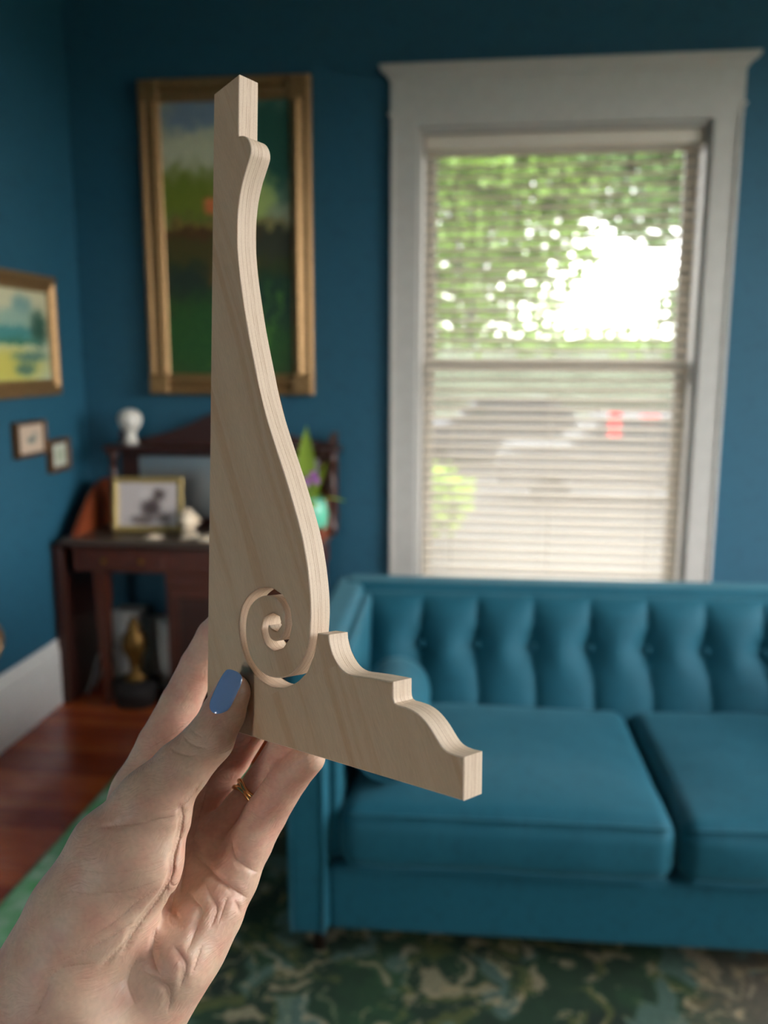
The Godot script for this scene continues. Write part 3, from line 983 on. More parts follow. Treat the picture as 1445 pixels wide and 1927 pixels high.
	box("lid", Vector3(-0.066, 0.36, -0.054), Vector3(0.064, 0.385, 0.054), M.white_box, wb, 0.004)
	var wb2 := thing("storage_box", "small pale box on the floor beside the desk pedestal", "box", Vector3(-1.475, 0, dz + 0.12))
	box("body", Vector3(-0.045, 0.0, -0.04), Vector3(0.045, 0.31, 0.04), M.white_box, wb2, 0.004)
	box("lid", Vector3(-0.048, 0.31, -0.043), Vector3(0.048, 0.33, 0.043), M.white_box, wb2, 0.004)
	var urn := put("brass_jar", lathe([Vector2(0, 0.0), Vector2(0.05, 0.0), Vector2(0.052, 0.012), Vector2(0.022, 0.04), Vector2(0.03, 0.09), Vector2(0.056, 0.15), Vector2(0.05, 0.2), Vector2(0.026, 0.235), Vector2(0.03, 0.25), Vector2(0.02, 0.262), Vector2(0.006, 0.29), Vector2(0, 0.295)], 26), M.brass_dull)
	urn.position = Vector3(-1.565, 0.115, dz + 0.325)
	tag(urn, "dull brass lidded jar standing on the dark basket", "jar")
	var bk := thing("storage_basket", "low dark woven basket on the floor under the desk", "basket", Vector3(-1.565, 0, dz + 0.325))
	put("body", lathe([Vector2(0, 0.0), Vector2(0.085, 0.0), Vector2(0.10, 0.06), Vector2(0.106, 0.10), Vector2(0.1, 0.10), Vector2(0.10, 0.09), Vector2(0, 0.088)], 40, 20, 0.015), M.wicker, bk)
	put("lid", lathe([Vector2(0.1, 0.10), Vector2(0.103, 0.108), Vector2(0.06, 0.114), Vector2(0, 0.1145)], 40, 20, 0.01), M.wicker, bk)
	# pale bent rod stand by the wall
	var sd := thing("plant_stand", "pale bent-rod stand on the floor left of the desk kneehole", "stand", Vector3(-1.775, 0, dz + 0.19))
	for zz in [0.0, 0.07]:
		put("rod_loop", tube(smooth_path([Vector3(-0.055, 0.006, zz), Vector3(-0.025, 0.09, zz), Vector3(0.0, 0.17, zz), Vector3(0.03, 0.22, zz), Vector3(0.065, 0.215, zz), Vector3(0.085, 0.16, zz), Vector3(0.08, 0.09, zz), Vector3(0.07, 0.006, zz)], 5), range(36).map(func(i): return 0.006), 10), M.rod, sd)
	put("crossbar", tube([Vector3(0.05, 0.221, -0.005), Vector3(0.05, 0.221, 0.075)], [0.005, 0.005], 10), M.rod, sd)

# ==================================================================== pictures
# frame of outer size w x h standing in the x,y plane on its lower edge middle; profile of (inset, rise)
func frame_parts(t: Node3D, w: float, h: float, prof: Array, m: Material, inset: float, tex: Texture2D):
	var st := new_st()
	st.set_smooth_group(-1)
	var cs := [Vector2(-1, 0), Vector2(1, 0), Vector2(1, 1), Vector2(-1, 1)]
	var at := func(k: int, q: Vector2) -> Vector3:
		var c: Vector2 = cs[k % 4]
		return Vector3(c.x * (w / 2 - q.x), q.x if c.y < 0.5 else h - q.x, q.y)
	for k in 4:
		for j in prof.size() - 1:
			var a: Vector2 = prof[j]
			var b: Vector2 = prof[j + 1]
			var side: Vector2 = (cs[k] + cs[(k + 1) % 4]) / 2 - Vector2(0, 0.5)
			var o2 := Vector3(side.x, side.y * 2.0, 0).normalized()
			var o := o2 * (b.y - a.y) + Vector3(0, 0, 1) * (b.x - a.x)
			quad(st, at.call(k, a), at.call(k + 1, a), at.call(k + 1, b), at.call(k, b), o)
	var f := put("frame", done(st), m, t)
	box("backing", Vector3(-w / 2 + 0.003, 0.003, 0.0005), Vector3(w / 2 - 0.003, h - 0.003, 0.003), M.leg, t, 0.0)
	var c := new_st()
	c.set_smooth_group(-1)
	var z: float = prof[prof.size() - 1].y - 0.001
	var pts := [[Vector2(0, 1), Vector3(-w / 2 + inset, inset, z)], [Vector2(1, 1), Vector3(w / 2 - inset, inset, z)], [Vector2(1, 0), Vector3(w / 2 - inset, h - inset, z)], [Vector2(0, 0), Vector3(-w / 2 + inset, h - inset, z)]]
	for ix in [[0, 3, 2], [0, 2, 1]]:
		for k in ix:
			c.set_uv(pts[k][0])
			c.add_vertex(pts[k][1])
	var pm := mat("picture_paint", Color.WHITE, 0.5)
	pm.albedo_texture = tex
	put("picture", done(c), pm, t)

func blob(c: Color, with: Color, u: float, v: float, x: float, y: float, rx: float, ry: float, soft := 0.5, amount := 1.0) -> Color:
	var d := sqrt(pow((u - x) / rx, 2.0) + pow((v - y) / ry, 2.0))
	return c.lerp(with, smoothstep(1.0 + soft, 1.0 - soft, d) * amount)

func photo_texture() -> ImageTexture:
	var n := noise(3.0, 91, 3)
	return picture(96, 72, func(u, v):
		var a: float = u + 0.06 * n.get_noise_2d(u * 4.0, v * 4.0)
		var b: float = v + 0.06 * n.get_noise_2d(u * 4.0 + 9.0, v * 4.0)
		var c := Color8(196, 184, 180)
		c = blob(c, Color8(74, 60, 58), a, b, 0.55, 0.58, 0.16, 0.2)
		c = blob(c, Color8(84, 70, 66), a, b, 0.68, 0.28, 0.12, 0.14)
		c = blob(c, Color8(110, 96, 92), a, b, 0.4, 0.86, 0.2, 0.1)
		c = blob(c, Color8(110, 96, 92), a, b, 0.78, 0.82, 0.12, 0.12)
		return blob(c, Color8(206, 196, 192), a, b, 0.46, 0.26, 0.12, 0.12))

func build_pictures():
	var n := noise(3.0, 95, 4)
	# large landscape on the back wall
	var big := picture(180, 330, func(u, v):
		var a: float = u + 0.07 * n.get_noise_2d(u * 3.0, v * 5.0)
		var b: float = v + 0.04 * n.get_noise_2d(u * 3.0 + 30.0, v * 5.0)
		var c := Color8(112, 118, 104).lerp(Color8(126, 128, 106), b * 2.0) if b < 0.5 else Color8(40, 48, 22)
		c = blob(c, Color8(84, 100, 116), a, b, 0.3, 0.05, 0.3, 0.07)
		c = blob(c, Color8(138, 142, 124), a, b, 0.3, 0.17, 0.35, 0.07)
		c = blob(c, Color8(26, 62, 54), a, b, 0.85, 0.16, 0.3, 0.2)
		c = blob(c, Color8(78, 90, 30), a, b, 0.18, 0.34, 0.35, 0.10)
		c = blob(c, Color8(120, 138, 84), a, b, 0.74, 0.35, 0.12, 0.10)
		c = blob(c, Color8(150, 86, 52), a, b, 0.40, 0.37, 0.08, 0.03)
		c = blob(c, Color8(52, 48, 20), a, b, 0.3, 0.50, 0.5, 0.08)
		c = blob(c, Color8(40, 44, 34), a, b, 0.85, 0.5, 0.3, 0.07)
		c = blob(c, Color8(100, 96, 60), a, b, 0.80, 0.44, 0.2, 0.012, 0.8)
		c = blob(c, Color8(22, 34, 26), a, b, 0.2, 0.66, 0.25, 0.07)
		c = blob(c, Color8(78, 58, 22), a, b, 0.5, 0.62, 0.16, 0.06)
		c = blob(c, Color8(18, 54, 20), a, b, 0.45, 0.86, 0.7, 0.16)
		c = blob(c, Color8(12, 40, 30), a, b, 0.85, 0.72, 0.3, 0.1)
		for k in 4:
			var s: float = absf(a - 0.55 - 0.12 * k + 0.35 * (b - 0.72) * (k - 1.0))
			c = c.lerp(Color8(70, 104, 40), smoothstep(0.03, 0.0, s) * smoothstep(0.62, 0.7, b) * 0.6)
		c = blob(c, Color8(96, 84, 40), a, b, 0.30, 0.44, 0.34, 0.012, 0.7)
		c = blob(c, Color8(58, 40, 18), a, b, 0.25, 0.47, 0.4, 0.02, 0.6)
		c = blob(c, Color8(104, 78, 40), a, b, 0.62, 0.57, 0.08, 0.05, 0.7)
		c = c.lerp(Color8(64, 92, 34), smoothstep(0.18, 0.42, n.get_noise_2d(u * 14.0, v * 16.0 + 80.0)) * smoothstep(0.66, 0.76, b) * 0.6)
		return Color(c.r * 1.6, c.g * 1.55, c.b * 1.5) * (0.95 + 0.2 * n.get_noise_2d(u * 60.0, v * 90.0)))
	var t := thing("landscape_painting", "tall gilt framed landscape painting on the back wall", "painting", Vector3(-1.19, 1.367, WZ + 0.004))
	frame_parts(t, 0.765, 1.353, [Vector2(0, 0), Vector2(0, 0.03), Vector2(0.012, 0.038), Vector2(0.022, 0.034), Vector2(0.032, 0.026), Vector2(0.046, 0.034), Vector2(0.06, 0.044), Vector2(0.072, 0.04), Vector2(0.078, 0.028), Vector2(0.086, 0.026), Vector2(0.094, 0.018)], M.gilt, 0.093, big)
	for sx in [-1.0, 1.0]:
		for y in [0.05, 1.303]:
			var o := put("corner_ornament", rbox(Vector3(-0.046, -0.046, 0.0), Vector3(0.046, 0.046, 0.02), 0.012, 3, 5, func(p: Vector3) -> Vector3:
				return p + Vector3(0, 0, 0.006 * cos(p.x * 140.0) * cos(p.y * 140.0) * clampf(p.z / 0.02, 0.0, 1.0))), M.gilt, t)
			o.position = Vector3(sx * 0.333, y, 0.03)
	# landscape on the left wall, seen at a slant
	var sea := picture(150, 128, func(u, v):
		var a: float = u + 0.06 * n.get_noise_2d(u * 4.0, v * 4.0 + 50.0)
		var b: float = v + 0.05 * n.get_noise_2d(u * 4.0 + 30.0, v * 4.0 + 50.0)
		var c := Color8(206, 200, 164).lerp(Color8(190, 204, 176), b)
		c = blob(c, Color8(120, 156, 150), a, b, 0.62, 0.2, 0.14, 0.14)
		c = blob(c, Color8(150, 178, 160), a, b, 0.5, 0.34, 0.3, 0.12)
		c = blob(c, Color8(70, 138, 136), a, b, 0.45, 0.48, 0.4, 0.08)
		c = blob(c, Color8(52, 90, 76), a, b, 0.86, 0.42, 0.12, 0.2)
		c = blob(c, Color8(58, 120, 104), a, b, 0.5, 0.57, 0.4, 0.04)
		c = blob(c, Color8(206, 196, 96), a, b, 0.4, 0.84, 0.5, 0.2)
		c = blob(c, Color8(96, 132, 116), a, b, 0.72, 0.74, 0.25, 0.06)
		c = blob(c, Color8(88, 124, 104), a, b, 0.62, 0.88, 0.14, 0.07)
		return c)
	var l := thing("seascape_painting", "gilt framed pale landscape painting on the left wall", "painting", Vector3(WX + 0.004, 1.375, -3.32), PI / 2)
	frame_parts(l, 0.66, 0.495, [Vector2(0, 0), Vector2(0, 0.026), Vector2(0.014, 0.03), Vector2(0.03, 0.034), Vector2(0.045, 0.022), Vector2(0.06, 0.026), Vector2(0.068, 0.014)], M.gilt, 0.067, sea)
	var p1 := picture(48, 48, func(u, v):
		var c := Color8(206, 182, 160)
		return blob(blob(c, Color8(90, 108, 104), u, v, 0.52, 0.55, 0.16, 0.1), Color8(150, 150, 138), u, v, 0.66, 0.4, 0.1, 0.12))
	var s1 := thing("small_picture", "small square picture with a pale pink mount below the slanting painting", "picture", Vector3(WX + 0.004, 1.132, -3.375), PI / 2, "small pictures on the left wall")
	frame_parts(s1, 0.225, 0.145, [Vector2(0, 0), Vector2(0, 0.03), Vector2(0.006, 0.032), Vector2(0.014, 0.026), Vector2(0.016, 0.02)], M.gilt_dark, 0.015, p1)
	var p2 := picture(48, 48, func(u, v):
		return blob(Color8(204, 206, 190), Color8(168, 176, 150), u, v, 0.55, 0.5, 0.3, 0.3))
	var s2 := thing("small_picture", "smaller dark framed pale picture nearest the corner of the left wall", "picture", Vector3(WX + 0.004, 1.04, -3.61), PI / 2, "small pictures on the left wall")
	frame_parts(s2, 0.17, 0.145, [Vector2(0, 0), Vector2(0, 0.026), Vector2(0.008, 0.03), Vector2(0.02, 0.024), Vector2(0.024, 0.016)], M.gilt_dark, 0.023, p2)
	# oval plate at the very edge of the picture
	var ov := thing("oval_picture", "oval gilt framed picture low on the left wall", "picture", Vector3(WX + 0.002, 0.45, -2.98), PI / 2)
	var ring := put("frame", lathe([Vector2(0.062, 0.0), Vector2(0.09, 0.0), Vector2(0.092, 0.012), Vector2(0.08, 0.02), Vector2(0.066, 0.012), Vector2(0.062, 0.004)], 40), M.gilt, ov)
	ring.rotation.x = PI / 2
	ring.scale = Vector3(1.15, 1.0, 0.92)
	var disc := put("picture", lathe([Vector2(0, 0.006), Vector2(0.05, 0.0055), Vector2(0.064, 0.004), Vector2(0.064, 0.001)], 40), M.plaster, ov)
	disc.rotation.x = PI / 2
	disc.scale = Vector3(1.15, 1.0, 0.92)

# ==================================================================== the bracket in the hand
const BR_AT := Vector3(-0.1326, 1.3674, -0.3788)
const BR_X := Vector3(0.8121, 0.1045, 0.5741)
const BR_Y := Vector3(-0.0097, 0.9861, -0.1659)
const BR_Z := Vector3(-0.5835, 0.1291, 0.8018)

func build_bracket():
	var K := 0.8976 / 1000.0
	var T := 0.0114
	var poly := PackedVector2Array()
	var line := func(a: Array):
		for p in a:
			poly.append(Vector2(p[0], p[1]) * K)
	var curve := func(a: Array):
		var v := []
		for p in a:
			v.append(Vector2(p[0], p[1]))
		for p in smooth_path(v, 5):
			poly.append(p * K)
	line.call([[0, 0], [171.6, 0], [171.6, 17.5]])
	curve.call([[167.1, 17.4], [163.3, 17.9], [160.4, 19.3], [157.6, 22.0], [154.7, 25.2], [151.2, 28.2], [147.4, 30.4], [143.3, 31.7], [139.2, 32.2], [135.6, 32.3]])
	curve.call([[133.9, 32.9], [133.2, 34.4], [133.0, 36.5]])
	line.call([[132.9, 41.8]])
	curve.call([[127.1, 41.8], [120.1, 41.7], [112.9, 41.4], [107.3, 41.2], [103.1, 42.1], [99.3, 44.5], [96.3, 47.8], [94.3, 51.5], [93.2, 54.8]])
	line.call([[92.9, 57.6], [85.1, 57.4]])
	# outer side of the saw cut, winding in to the eye of the scroll
	curve.call([[84.5, 53.5], [83.4, 48.8], [81.2, 43.1], [78.4, 38.6], [74.4, 34.6], [69.2, 31.4], [63.8, 29.2], [57.7, 27.8], [51.5, 27.7], [45.1, 29.2], [38.7, 32.4], [33.6, 36.9], [29.7, 42.9], [27.5, 49.4], [26.8, 55.2], [27.6, 61.0], [29.7, 65.7], [33.2, 69.7], [37.8, 72.9], [43.0, 75.0], [48.7, 75.9], [54.4, 75.4], [59.5, 73.4], [63.5, 70.3], [66.1, 66.3], [67.1, 61.8], [66.8, 57.0], [65.2, 52.6], [63.0, 49.6], [59.6, 47.0], [54.9, 45.6], [50.1, 46.4], [46.7, 49.3], [44.9, 53.4], [44.9, 57.2], [46.5, 60.7], [49.9, 63.1], [54.3, 63.7], [57.6, 62.7], [59.3, 60.6], [59.4, 58.2], [57.8, 56.1], [54.9, 55.0], [52.2, 55.8], [50.8, 57.6]])
	# and back out along its inner side
	curve.call([[49.6, 57.4], [49.3, 55.2], [50.1, 52.6], [51.9, 50.8], [54.6, 50.2], [57.6, 50.9], [60.2, 52.9], [62.0, 55.6], [62.8, 59.0], [62.3, 63.4], [60.6, 67.0], [57.6, 69.9], [54.0, 71.6], [48.9, 72.0], [43.8, 71.1], [39.2, 68.9], [35.4, 65.6], [32.9, 61.0], [31.9, 55.8], [32.3, 48.8], [34.9, 41.9], [38.9, 37.2], [44.6, 33.7], [51.2, 32.2], [57.6, 32.4], [63.4, 33.8], [68.4, 36.4], [73.0, 40.6], [76.5, 45.5], [78.8, 50.5]])
	curve.call([[79.9, 54.6], [80.4, 60.5], [80.6, 66.3], [80.2, 73.3], [79.1, 80.9], [77.4, 89.4], [74.5, 100.0], [70.7, 109.8], [66.2, 119.9], [60.7, 131.5], [54.3, 144.0], [47.8, 157.0], [42.0, 170.8], [37.2, 185.3], [32.4, 200.5], [28.0, 215.9], [24.6, 230.5], [22.4, 241.8], [21.3, 252.3], [21.3, 263.4], [23.0, 274.6], [26.3, 283.8]])
	curve.call([[30.6, 291.4], [31.9, 294.4], [31.7, 298.0], [29.4, 301.8], [26.0, 304.3], [21.9, 305.4]])
	line.call([[21.4, 306.6], [21.3, 337.0], [0, 333.4]])
	# drop doubled points
	var q := PackedVector2Array()
	for p in poly:
		if q.is_empty() or p.distance_to(q[q.size() - 1]) > 0.0002:
			q.append(p)
	poly = q
	var n := poly.size()
	var nrm := []
	var arc := [0.0]
	for i in n:
		var a := (poly[i] - poly[(i + n - 1) % n]).normalized()
		var b := (poly[(i + 1) % n] - poly[i]).normalized()
		nrm.append([Vector2(a.y, -a.x), Vector2(b.y, -b.x)])
		arc.append(arc[i] + poly[i].distance_to(poly[(i + 1) % n]))
	var ch := 0.0004
	var inner := PackedVector2Array()
	for i in n:
		var s: Vector2 = nrm[i][0] + nrm[i][1]
		var m: Vector2 = s.normalized() if s.length() > 0.3 else nrm[i][0]
		inner.append(poly[i] - m * ch / maxf(0.5, m.dot(nrm[i][0])))
	var face := new_st()
	var ix := Geometry2D.triangulate_polygon(inner)
	var across := Vector2(0.91, 0.41)
	var along := Vector2(-0.41, 0.91)
	for z in [0.0, -T]:
		for k in range(0, ix.size(), 3):
			var ids := [ix[k], ix[k + 1], ix[k + 2]]
			var A: Vector2 = inner[ids[0]]
			var turn := (inner[ids[1]] - A).cross(inner[ids[2]] - A)
			if (turn > 0.0) == (z == 0.0):
				ids.reverse()
			for d in ids:
				face.set_normal(Vector3(0, 0, 1 if z == 0.0 else -1))
				face.set_uv(Vector2(inner[d].dot(across) / 0.12 + 0.3, inner[d].dot(along) / 0.36))
				face.add_vertex(Vector3(inner[d].x, inner[d].y, z))
	var mesh := face.commit()
	var edge := new_st()
	for i in n:
		var j := (i + 1) % n
		var flat: Vector2 = nrm[i][1]
		var na: Vector2 = (nrm[i][0] + nrm[i][1]).normalized() if nrm[i][0].dot(nrm[i][1]) > 0.82 else flat
		var nb: Vector2 = (nrm[j][0] + nrm[j][1]).normalized() if nrm[j][0].dot(nrm[j][1]) > 0.82 else flat
		var rings := [[0.0, true, 0.75], [-ch, false, 0.25], [-T + ch, false, -0.25], [-T, true, -0.75]]
		for r in 3:
			var v := []
			for e in [[i, na, r], [j, nb, r], [j, nb, r + 1], [i, na, r + 1]]:
				var rg: Array = rings[e[2]]
				var p: Vector2 = inner[e[0]] if rg[1] else poly[e[0]]
				var nn: Vector2 = e[1]
				var nz: float = 0.0
				if r == 0:
					nz = 1.0 if e[2] == 0 else 0.3
				elif r == 2:
					nz = -1.0 if e[2] == 3 else -0.3
				var u: float = arc[e[0]] if e[0] == i else arc[i + 1]
				v.append([Vector3(p.x, p.y, rg[0]), Vector3(nn.x, nn.y, nz).normalized(), Vector2(u / 0.10, -float(rg[0]) / T)])
			for k in [0, 1, 2, 0, 2, 3]:
				edge.set_normal(v[k][1])
				edge.set_uv(v[k][2])
				edge.add_vertex(v[k][0])
	edge.commit(mesh)
	var o := MeshInstance3D.new()
	o.name = "scroll_bracket"
	o.mesh = mesh
	o.set_surface_override_material(0, M.pine_face)
	o.set_surface_override_material(1, M.pine_edge)
	add_child(o)
	o.transform = Transform3D(Basis(BR_X, BR_Y, BR_Z).orthonormalized(), BR_AT)
	tag(o, "unfinished pine bracket with a spiral scroll cut held in the hand", "bracket")

func wood_materials():
	var n := noise(1.0, 101, 3)
	var face := picture(512, 1024, func(u, v):
		var x: float = u * 0.12 / 0.12
		var w: float = x + 0.05 * n.get_noise_2d(x * 1.5, v * 1.2) + 0.012 * n.get_noise_2d(x * 6.0, v * 3.0)
		var c := Color8(202, 172, 138)
		var band: float = n.get_noise_2d(w * 5.0, 3.0) * 0.5 + n.get_noise_2d(w * 14.0, v * 0.4 + 9.0) * 0.25
		c = c.lerp(Color8(214, 187, 154), clampf(0.5 + band, 0.0, 1.0))
		c = c.lerp(Color8(186, 140, 98), smoothstep(0.12, 0.42, n.get_noise_2d(w * 7.0 + 50.0, v * 0.3)) * 0.3)
		# short resin flecks
		c = c.lerp(Color8(150, 110, 78), smoothstep(0.5, 0.7, n.get_noise_2d(x * 130.0, v * 9.0)) * 0.22)
		return c * (0.97 + 0.05 * n.get_noise_2d(x * 260.0, v * 40.0)))
	M.pine_face = mat("pine_face", Color.WHITE, 0.62)
	M.pine_face.albedo_texture = face
	var edge := picture(512, 128, func(u, v):
		var c := Color8(236, 212, 186)
		var y: float = v + 0.035 * sin(u * TAU) + 0.02 * n.get_noise_2d(u * 6.0, 1.0)
		for k in [[0.2, 0.02, 0.4], [0.40, 0.022, 0.7], [0.5, 0.016, 0.6], [0.58, 0.032, 0.5], [0.78, 0.016, 0.4]]:
			c = c.lerp(Color8(178, 140, 106), smoothstep(k[1], k[1] * 0.3, absf(y - k[0])) * k[2] * clampf(0.75 + 0.9 * n.get_noise_2d(u * 8.0, k[0] * 40.0), 0.0, 1.0))
		c = c.lerp(Color8(196, 158, 124), smoothstep(0.3, 0.6, n.get_noise_2d(u * 90.0, v * 22.0)) * 0.4)
		return c * (0.97 + 0.06 * n.get_noise_2d(u * 160.0, v * 40.0)))
	M.pine_edge = mat("pine_edge", Color.WHITE, 0.65)
	M.pine_edge.albedo_texture = edge
	M.rug_bind = mat("rug_binding", Color8(96, 130, 92), 0.9)
	M.desk_top = mottled("worn_desk_top", [Color8(58, 46, 40), Color8(84, 70, 60), Color8(66, 52, 46)], 0.02, 33, Vector3(3, 10, 10), 0.28)
	M.desk_red = mottled("red_mahogany", [Color8(96, 40, 22), Color8(140, 66, 36), Color8(112, 50, 28)], 0.03, 34, Vector3(8, 8, 8), 0.35)
	M.gilt_pale = mottled("pale_gilt", [Color8(150, 126, 72), Color8(186, 164, 104)], 0.03, 43, Vector3.ONE * 9.0, 0.45, 0.3)
	M.rod = mat("grey_rod", Color8(150, 152, 152), 0.5)
	M.white_box = mat("white_card", Color8(206, 206, 200), 0.7)
	M.brass_dull = mat("dull_brass", Color8(110, 80, 36), 0.45, 0.8)
	M.wicker = mottled("dark_wicker", [Color8(20, 16, 16), Color8(40, 32, 28)], 0.08, 35, Vector3.ONE * 20.0, 0.8)
const HAND_AT := Vector3(-0.1591, 1.3051, -0.3269)
# joints of the palm and the fingers: x, y, z and radius in millimetres from the heel of the hand
const PALM_CHAINS := [
	[4, [[-25.4, -30.2, 27.0, 23], [-8.4, 3.8, 14.7, 21], [3.7, 27.9, 4.8, 18.5], [17.0, 46.5, -3.3, 13.5]]],  # thenar
	[5, [[-7.1, -12.0, 19.4, 19], [3.4, 1.4, 12.6, 18], [15.6, 23.4, 5.1, 16.5], [21.8, 37.9, -3.4, 12]]],  # thenar2
	[4, [[-22.3, -35.1, 11.1, 17], [-14.4, -3.3, -23.2, 14], [-11.1, 23.3, -54.0, 11.5]]],  # m2
	[4, [[-4.9, -34.2, 6.8, 16], [9.2, -6.3, -18.4, 13], [17.2, 14.6, -47.8, 11.5]]],  # m3
	[4, [[8.7, -39.6, 8.1, 16], [23.6, -14.4, -12.7, 12], [33.9, 8.6, -36.5, 11]]],  # m4
	[4, [[20.2, -41.9, 10.1, 15], [33.6, -20.8, -4.6, 13], [45.9, 0.3, -23.2, 10.5]]],  # m5
	[4, [[18.3, -34.5, 16.2, 15.5], [29.8, -19.6, 8.0, 15], [40.8, -8.2, -9.8, 11.5]]],  # hypo
	[12, [[-20.0, -57.1, 48.6, 27], [-5.5, -38.9, 26.1, 25], [0.8, -30.8, 13.6, 20]]],  # arm
]
const FINGER_CHAINS := [
	[2, 7, [[17.0, 46.5, -3.3, 13.6], [28.2, 58.7, -11.5, 12.1], [38.5, 69.1, -20.3, 10.6], [42.6, 78.1, -28.1, 9.5], [45.5, 86.3, -33.0, 8.3]]],  # thumb
	[1.5, 6, [[-11.1, 23.3, -54.0, 11.8], [-3.7, 43.1, -66.6, 10.8], [4.0, 60.6, -77.9, 10.2], [12.8, 79.8, -82.0, 9.3], [20.7, 94.9, -84.1, 8.7], [35.5, 112.6, -77.4, 7.6]]],  # index
	[1.5, 5, [[17.2, 14.6, -47.8, 11.5], [25.0, 26.0, -60.0, 10], [32.8, 37.0, -69.1, 9.6], [47.6, 60.5, -61.3, 8.8], [53.2, 69.0, -57.9, 8.0]]],  # middle
	[1.5, 5, [[33.9, 8.6, -36.5, 11], [44.0, 21.1, -47.2, 9.4], [53.7, 33.2, -55.7, 9.0], [65.9, 55.2, -48.4, 8.2], [77.1, 73.5, -42.3, 7.4]]],  # ring
	[1.5, 5, [[45.9, 0.8, -23.3, 11], [52.1, 13.6, -31.5, 10.3], [57.9, 24.5, -39.3, 9.8], [69.4, 43.6, -41.1, 9.0], [78.9, 54.3, -38.6, 7.6]]],  # pinky
]
# folds of the skin: depth, width, points
const FOLDS := [
	[1.3, 1.5, [[2.7, 44.7, 14.9], [9.8, 45.8, 14.3], [17.8, 46.6, 13.3], [25.8, 47.0, 10.0], [31.8, 46.3, 4.6]]],
	[2.6, 2.6, [[32.4, 50.5, 2.7], [33.2, 44.2, 2.5], [32.1, 36.4, 4.1], [31.4, 29.9, 9.9], [31.2, 23.0, 13.2], [26.2, 14.6, 17.4], [19.2, 5.4, 24.1], [15.3, -2.0, 27.9]]],
	[1.9, 1.9, [[33.8, 46.7, 0.8], [25.2, 16.0, -29.8], [31.2, 10.3, -21.8], [43.0, 7.4, -12.7], [50.3, 3.3, -10.8], [55.1, -2.2, -14.5]]],
	[1.6, 1.8, [[46.0, 19.2, -24.7], [48.3, 15.1, -20.1], [51.5, 12.0, -18.0], [58.2, 6.1, -21.6]]],
	[1, 1.5, [[24.7, 50.5, 9.7], [32.6, 49.4, 2.7], [36.7, 53.5, -3.6], [39.3, 56.9, -5.9]]],
	[1, 1.5, [[-3.9, 46.7, -55.8], [26.2, 69.6, -5.4]]],
	[0.9, 2, [[-0.6, 6.7, 36.0], [11.7, 11.4, 29.3], [20.4, 17.7, 22.8], [27.8, 21.4, 17.8]]],
	[1.1, 2.1, [[-7.4, -0.2, 39.2], [4.6, 3.6, 34.9], [13.5, 7.3, 29.2], [18.9, 9.2, 24.1]]],
	[1, 1.8, [[8.3, -5.5, 33.1], [14.0, -0.1, 29.3], [19.2, 5.4, 24.1]]],
	[0.45, 1.6, [[-3.7, 24.1, 27.7], [13.5, 23.1, 25.4], [30.0, 24.8, 15.1]]],
	[0.35, 1.5, [[-1.9, 31.6, 23.9], [15.0, 30.9, 23.3], [30.0, 31.1, 12.1]]],
	[1.5, 2, [[30.4, 32.9, 9.9], [25.7, 5.1, -16.0], [27.6, 0.6, -6.9]]],
	[1.3, 2, [[30.5, 20.6, 14.4], [24.8, -1.4, -2.3], [33.9, -2.7, 7.7]]],
	[1.5, 2, [[31.0, 2.3, -8.3], [39.6, 0.4, -0.0], [39.1, -3.9, 7.2], [38.1, -8.2, 15.4]]],
	[1.2, 1.9, [[38.2, 5.2, -10.2], [45.2, 0.3, -2.4], [44.6, -4.7, 3.6]]],
	[1, 1.8, [[48.4, 2.0, -7.4], [47.0, -4.2, 0.7]]],
	[1.4, 2, [[23.8, 0.1, 13.1], [24.5, -8.0, 18.8], [29.4, -14.2, 23.1]]],
	[1.4, 2, [[32.7, -6.1, 15.9], [38.6, -12.0, 19.0], [37.0, -19.6, 22.4]]],
	[1.2, 2.2, [[22.6, -13.6, 22.0], [32.9, -18.8, 24.0], [32.4, -29.3, 25.0]]],
	[0.9, 2.4, [[18.5, -9.0, 21.4], [16.2, -16.3, 26.5], [21.3, -24.2, 29.9]]],
	[0.9, 1.8, [[42.6, -9.0, 10.7], [41.0, -15.5, 18.6]]],
	[0.9, 1.4, [[51.5, -0.4, -8.8], [53.7, -6.3, -8.9]]],
	[0.9, 2.2, [[-11.5, -6.9, 42.0], [-3.7, -2.1, 38.9], [6.3, -2.4, 34.5]]],
	[0.8, 2.2, [[-11.9, -16.4, 46.2], [-8.7, -7.9, 41.9]]],
	[0.7, 1.2, [[25.2, 70.6, -8.2], [32.7, 69.0, -4.9], [38.5, 68.4, -6.9]]],
	[0.6, 1.1, [[29.4, 74.2, -13.1], [35.8, 72.0, -8.3], [40.9, 70.7, -9.1]]],
	[0.5, 1, [[32.3, 76.6, -14.7], [38.3, 74.9, -10.7]]],
	[0.5, 1.4, [[41.0, 30.1, -44.2], [43.5, 35.0, -52.0], [52.1, 42.9, -47.0]]],
]
const HAND_RIGHT := Vector3(0.992, 0.002, -0.125)
const HAND_UP := Vector3(-0.024, 0.985, -0.174)
const HAND_OUT := Vector3(0.122, 0.175, 0.977)
const THUMB_NAIL := [Vector3(44.8, 83.9, -30.2), Vector3(0.295, 0.788, -0.541), Vector3(-0.051, 0.578, 0.814)]  # point on the bone, towards the tip, out of the nail
const PINKY_NAIL := [Vector3(78.1, 53.4, -38.8), Vector3(0.65, 0.74, 0.173), Vector3(0.271, -0.014, -0.962)]
const RING_AT := [Vector3(48.4, 26.5, -51.0), Vector3(0.549, 0.684, -0.48)]

var segs_palm := []   # per chain: [k, [[a, b, ra, rb], ...]]
var segs_finger := []
var folds := []

func smin(a: float, b: float, k: float) -> float:
	var h := clampf(0.5 + 0.5 * (b - a) / k, 0.0, 1.0)
	return b + (a - b) * h - k * h * (1.0 - h)

